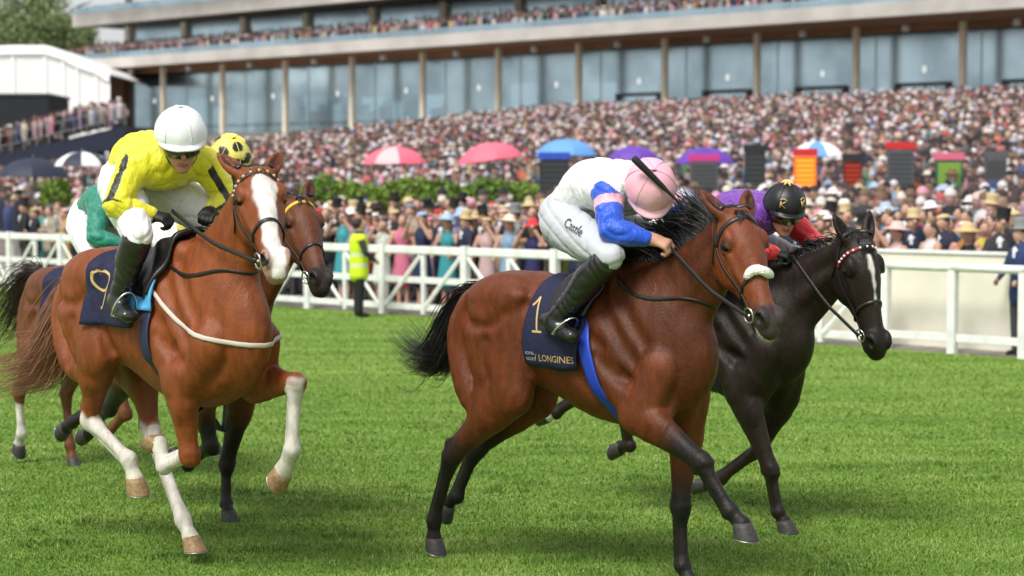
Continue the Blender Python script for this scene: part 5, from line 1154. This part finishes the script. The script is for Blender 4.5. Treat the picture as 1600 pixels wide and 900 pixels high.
for a in np.linspace(-1,1,41):     # breast girth: from the saddle round the front of the chest
    th = a*rad(118); d = -V(math.cos(th), math.sin(th), 0); z = 1.36-.24*max(0, math.cos(th*.75))**1.5
    c0 = V(.36,0,z); hit = HC['B'].ray_cast(Vector(c0-d*1.0), Vector(d), 1.2)
    if hit[0] is not None: pts.append(np.array(hit[0])-d*.006); ups.append(-d)
pts = np.array(pts); ups = np.array(ups)
for _ in range(4): pts[1:-1] = .25*pts[:-2]+.5*pts[1:-1]+.25*pts[2:]
for q_ in range(len(pts)):
    loc, nn_, _, _ = HC['B'].find_nearest(Vector(pts[q_])); pts[q_] = np.array(loc)+np.array(nn_)*.008; ups[q_] = np.array(nn_)
mb = MB(); mb.tube(pts, .0115, 8, up=ups, flat=.35); mb.build('breast_strap', wstrap, HC['o'], True)
YEL = np.array((.75,.70,.02)); BLK = np.array((.012,.012,.012))
def jackC(v, l, t, J):
    c = np.tile(YEL, (len(v), 1))
    for s, i in (('R',1),('L',2)):
        a, b, w_ = J['sh_'+s], J['el_'+s], J['wr_'+s]; ua = nrm(b-a); uf = nrm(w_-b); out = nrm(np.cross(ua, uf)); ctr = V(0,-1,0) if s == 'R' else V(.5,-.6,.2)
        m = (l == i); r1 = (v-a)-((v-a)@ua)[:, None]*ua; r2 = (v-b)-((v-b)@uf)[:, None]*uf
        sv = V(.45,-.9,.1) if s == 'R' else V(.75,-.5,.2); side = nrm(sv-(sv@ua)*ua); s2 = nrm(side-(side@uf)*uf)
        k1 = np.abs(np.cross(r1, side)@ua) < .019; k2 = np.abs(np.cross(r2, s2)@uf) < .017
        up_ = ((v-a)@ua < np.linalg.norm(b-a))
        c[m&up_&k1&(r1@side > 0)] = BLK; c[m&~up_&k2&(r2@s2 > 0)] = BLK
    return c
JC = mir(dict(pelvis=(-0.245,0.000,1.891), back=(-0.127,0.000,2.004), chest=(0.078,-0.010,1.975), neck=(0.176,-0.020,2.014), head=(0.255,-0.030,2.058), face=(0.338,-0.070,2.019), crown=(0.284,-0.050,2.166),
    sh_R=(0.059,-0.185,1.945), sh_L=(0.147,0.175,1.975), el_R=(0.108,-0.310,1.764), wr_R=(0.181,-0.150,1.715), ha_R=(0.265,-0.100,1.700), el_L=(0.196,0.270,1.793), wr_L=(0.274,0.130,1.739), ha_L=(0.323,0.070,1.720), pn_R=(.2,.5,-.8), pn_L=(.2,-.5,-.8),
    hip_R=(-0.167,-0.120,1.852), kn_R=(0.255,-0.275,1.622), an_R=(0.118,-0.300,1.320), toe_R=(0.255,-0.320,1.255)))
RC = jockey(FC, 'person in yellow silks with black sleeve stripes and white cap riding the chestnut horse', JC, dict(jacket=jackC, cap=(.84,.84,.87), glove=(.012,.012,.012), breeches=(.80,.80,.80)), h=.0068)
neck_strap(HC, .36, .14, leathB)
# -------- B: the near-black horse behind the leader
pB = dict(legs=dict(
    RF=[(.66,-.145,1.10),(.52,-.175,.84),(.71,-.135,.38),(.76,-.12,.13),(.79,-.11,.075)],
    LF=[(.66,.145,1.10),(.58,.165,.80),(.43,.13,.45),(.14,.12,.24),(.03,.11,.20)],
    RH=[(-.46,-.14,1.24),(-.24,-.175,.95),(-.42,-.15,.60),(-.42,-.11,.42),(-.50,-.10,.40)],
    LH=[(-.50,.13,1.22),(-.60,.155,.90),(-.99,.13,.70),(-1.26,.11,.54),(-1.33,.11,.52)]),
    sole=dict(RF=V(0,0,1), LH=V(.9,0,-.2), RH=V(.9,0,-.1)),
    poll=FB(1336,380,0), hl=.64, ht=1.27, muzzle=V(1.40,-.04,1.20), yaw=-24, ear=V(-.78,.05,0))
pB['muzzle'] = pB['poll']+nrm(pB['muzzle']-pB['poll'])*.6
HB = horse(FB, 'near-black racehorse with small white star galloping just behind the leading bay', pB,
    dict(body=(.017,.0105,.0075), black=(.008,.006,.005), muzzle=(.012,.009,.008), sock=dict(LH=4.1), blaze=([.07,.10,.14,.18,.24,.36,.40],[-.02,.006,.014,.013,.006,.002,-.03])), h=.010)
mane(HB, hairB, V(-.8,.3,.1), n=300, length=.16, lift=.04); forelock(HB, hairB, 70, L=.16)
tail(HB, hairB, [(-.72,0,1.47),(-.84,0,1.46),(-1.0,.01,1.36),(-1.15,.0,1.24),(-1.3,-.02,1.15)], n=160, spread=.12)
bridle(HB, 'black', mat('browband_red', (.25,.01,.02), rough=.5), (V(.80,-.06,1.66), V(.86,.08,1.72)), browstuds=mat('stud_white', (.75,.72,.7), rough=.3))
tack(HB, (-.26,.20), 1.9, (.22,.34), mat('girth_navy', (.015,.02,.06), rough=.6))
PUR = np.array((.16,.035,.34)); RED = np.array((.65,.014,.02))
def jackB(v, l, t, J):
    c = np.tile(PUR, (len(v), 1)); c[l > 0] = RED
    for s in 'RL': c[(np.linalg.norm(v-J['sh_'+s], axis=1) < .10)] = PUR
    return c
JB = mir(dict(pelvis=(0.130,0.000,1.765), back=(0.320,0.000,1.920), chest=(0.530,-0.000,1.910), neck=(0.630,-0.000,1.910), head=(0.715,-0.030,1.910), face=(0.805,-0.090,1.870), crown=(0.750,-0.050,2.010),
    sh_R=(0.530,-0.180,1.870), sh_L=(0.600,0.170,1.880), el_R=(0.670,-0.260,1.695), wr_R=(.72,-.12,1.68), ha_R=(.80,-.06,1.66), el_L=(0.750,0.260,1.725), wr_L=(.80,.13,1.735), ha_L=(.86,.08,1.715), pn_R=(.2,.5,-.8), pn_L=(.2,-.5,-.8),
    hip_R=(.12,-.12,1.79), kn_R=(.56,-.275,1.64), an_R=(.18,-.31,1.335), toe_R=(.335,-.325,1.268)))
RB = jockey(FB, 'person in purple silks with red sleeves and black cap riding the near-black horse', JB, dict(jacket=jackB, cap=(.010,.010,.011), glove=(.012,.012,.012), breeches=(.7,.7,.72), goggles=True, silkcap=False), h=.0075)
# gold badge letters and tassel on the black cap
hB = RB['helmet']; hc = RB['J']['head']+RB['hu']*.058-RB['fd']*.012
for a, b in ((-.45,1.25),(.55,1.2)):
    d = nrm(RB['fd']*math.cos(a)*math.sin(b)+RB['hw']*math.sin(a)*math.sin(b)+RB['hu']*math.cos(b)); p = hc+d*.142; e1 = nrm(np.cross(RB['hu'], d)); e2 = np.cross(d, e1)
    mb = MB()
    for S in ([(-.014,-.022),(-.014,.016)],[(.016,.016),(-.012,-.002),(.016,-.022)],[(-.022,.022),(0,.032),(.022,.022)]): mb.tube([p+e1*x+e2*y+d*.002 for x, y in S], .004, 6)
    mb.build('cap_badge', gold, hB, True)
mb = MB()
for k in range(7): a = k*.9; mb.tube([hc+RB['hu']*.132, hc+RB['hu']*.144+RB['fd']*.02*math.cos(a)+RB['hw']*.02*math.sin(a), hc+RB['hu']*.132+RB['fd']*.042*math.cos(a)+RB['hw']*.042*math.sin(a)], [.010,.010,.005], 6)
mb.build('cap_tassel', mat('tassel_gold', (.70,.52,.22), rough=.6), hB, True)
# -------- D: the bay beyond the chestnut
pD = dict(legs=dict(
    RH=[(-.46,-.14,1.24),(-.28,-.175,.95),(-.58,-.15,.66),(-.88,-.11,.50),(-.94,-.10,.46)],
    LH=[(-.52,.13,1.22),(-.70,.155,.88),(-1.15,.13,.62),(-1.50,.11,.46),(-1.59,.11,.42)],
    RF=[(.66,-.145,1.10),(.50,-.175,.86),(.55,-.135,.52),(.28,-.12,.38),(.18,-.11,.42)],
    LF=[(.66,.145,1.10),(.46,.165,.82),(.33,.13,.36),(.34,.12,.12),(.37,.11,.075)]),
    sole=dict(LF=V(0,0,1), RH=V(.9,0,-.1), LH=V(.9,0,.1)),
    poll=FD(463,322,.10), muzzle=V(1.55,-.02,1.52), yaw=-12, ear=V(-.78,.12,0))
pD['muzzle'] = pD['poll']+nrm(pD['muzzle']-pD['poll'])*.6
HD = horse(FD, 'dark legged bay racehorse with yellow browband half hidden beyond the chestnut', pD,
    dict(body=(.12,.036,.013), black=BLACK, muzzle=(.025,.018,.016), dark=dict(RH=(1.9,2.5), LH=(1.9,2.5), RF=(2.2,2.7), LF=(2.1,2.6))), h=.011)
mane(HD, hairB, V(-.8,.3,.1), n=160, length=.14); forelock(HD, hairB, 40)
bridle(HD, 'black', mat('browband_yellow', (.70,.45,.03), rough=.5), (None, None))
tack(HD, (-.26,.20), 1.9, (.22,.34), mat('girth_navy', (.015,.02,.06), rough=.6))
PYEL = np.array((.80,.70,.16))
def jackD(v, l, t, J):
    c = np.tile(PYEL, (len(v), 1)); s = np.sin(v[:,0]*32)*np.sin(v[:,1]*32+1)*np.sin(v[:,2]*32); c[s > .62] = BLK; return c
def capD(x, y, z):
    for a, b in ((.3,.5),(1.6,.9),(2.9,.9),(4.2,.9),(5.5,.9),(.2,1.25),(-.55,1.15),(.85,1.2)):
        d = (math.sin(b)*math.cos(a), math.sin(b)*math.sin(a), math.cos(b))
        if x*d[0]+y*d[1]+z*d[2] > .965: return BLK
    return PYEL
JD = mir(dict(pelvis=(.0,0,1.86), back=(.16,0,2.03), chest=(.37,0,2.10), neck=(.50,0,2.15), head=(.575,0,2.225), face=(.66,-.04,2.155), crown=(.63,-.02,2.335),
    sh_R=(.40,-.18,2.05), sh_L=(.44,.17,2.06), el_R=(.52,-.27,1.86), wr_R=(.66,-.12,1.77), ha_R=(.74,-.09,1.75), el_L=(.58,.26,1.86), wr_L=(.68,.12,1.77), ha_L=(.76,.08,1.75),
    hip_R=(.05,-.12,1.81), kn_R=(.47,-.275,1.655), an_R=(.09,-.31,1.335), toe_R=(.245,-.325,1.268)))
RD = jockey(FD, 'person in pale yellow silks with black spotted yellow cap beyond the chestnut horse', JD, dict(jacket=jackD, cap=capD, peak=PYEL, glove=(.012,.012,.012), breeches=(.8,.8,.8)), h=.009)
# -------- E: the bay at the back
pE = dict(legs=dict(
    RH=[(-.46,-.14,1.24),(-.50,-.175,.90),(-.84,-.15,.56),(-.86,-.12,.24),(-.92,-.11,.15)],
    LH=[(-.46,.13,1.24),(-.34,.155,.92),(-.62,.13,.55),(-.54,.11,.16),(-.51,.11,.06)],
    RF=[(.66,-.145,1.10),(.50,-.175,.86),(.62,-.135,.52),(.36,-.12,.34),(.26,-.11,.38)],
    LF=[(.68,.145,1.10),(.66,.165,.86),(1.04,.13,.62),(1.28,.12,.38),(1.36,.11,.33)]),
    sole=dict(LH=V(0,0,1), LF=V(-.2,0,1), RH=V(.6,0,.8)),
    poll=V(1.10,0,1.85), muzzle=V(1.42,-.05,1.38), yaw=-5, ear=V(-.72,.2,0))
HE = horse(FE, 'bay racehorse at the back on the left with dark flying tail', pE,
    dict(body=(.135,.044,.018), black=(.03,.015,.01), muzzle=(.03,.02,.018), sock=dict(RH=3.3)), h=.0115)
mane(HE, hairB, V(-.8,.3,.1), n=100, length=.14)
tail(HE, mat('hair_dark_brown', (.03,.016,.012), rough=.4), [(-.72,0,1.47),(-.84,0,1.46),(-.98,.0,1.36),(-1.10,-.02,1.20),(-1.22,-.05,1.06),(-1.42,-.1,.98)], n=240, spread=.16)
bridle(HE, 'black', leathB, (None, None))
tack(HE, (-.26,.20), 1.9, (.22,.34), mat('girth_navy', (.015,.02,.06), rough=.6))
GRN = np.array((.004,.20,.13))
def breechE(v, l, t, J): return np.tile(np.array((.78,.78,.80)), (len(v), 1))
JE = mir(dict(pelvis=(.0,0,1.94), back=(.17,0,2.04), chest=(.36,0,1.98), neck=(.47,0,1.97), head=(.56,0,1.95), face=(.64,-.04,1.88), crown=(.63,-.02,2.06),
    sh_R=(.37,-.18,1.94), sh_L=(.41,.17,1.95), el_R=(.47,-.27,1.78), wr_R=(.63,-.12,1.73), ha_R=(.71,-.09,1.70), el_L=(.52,.25,1.80), wr_L=(.66,.10,1.73), ha_L=(.74,.08,1.71),
    hip_R=(.04,-.12,1.86), kn_R=(.42,-.275,1.655), an_R=(.09,-.31,1.335), toe_R=(.245,-.325,1.268)))
RE = jockey(FE, 'person in green silks and white breeches on the horse at the back', JE, dict(jacket=GRN, cap=(.004,.18,.12), glove=(.012,.012,.012), breeches=breechE), h=.009)
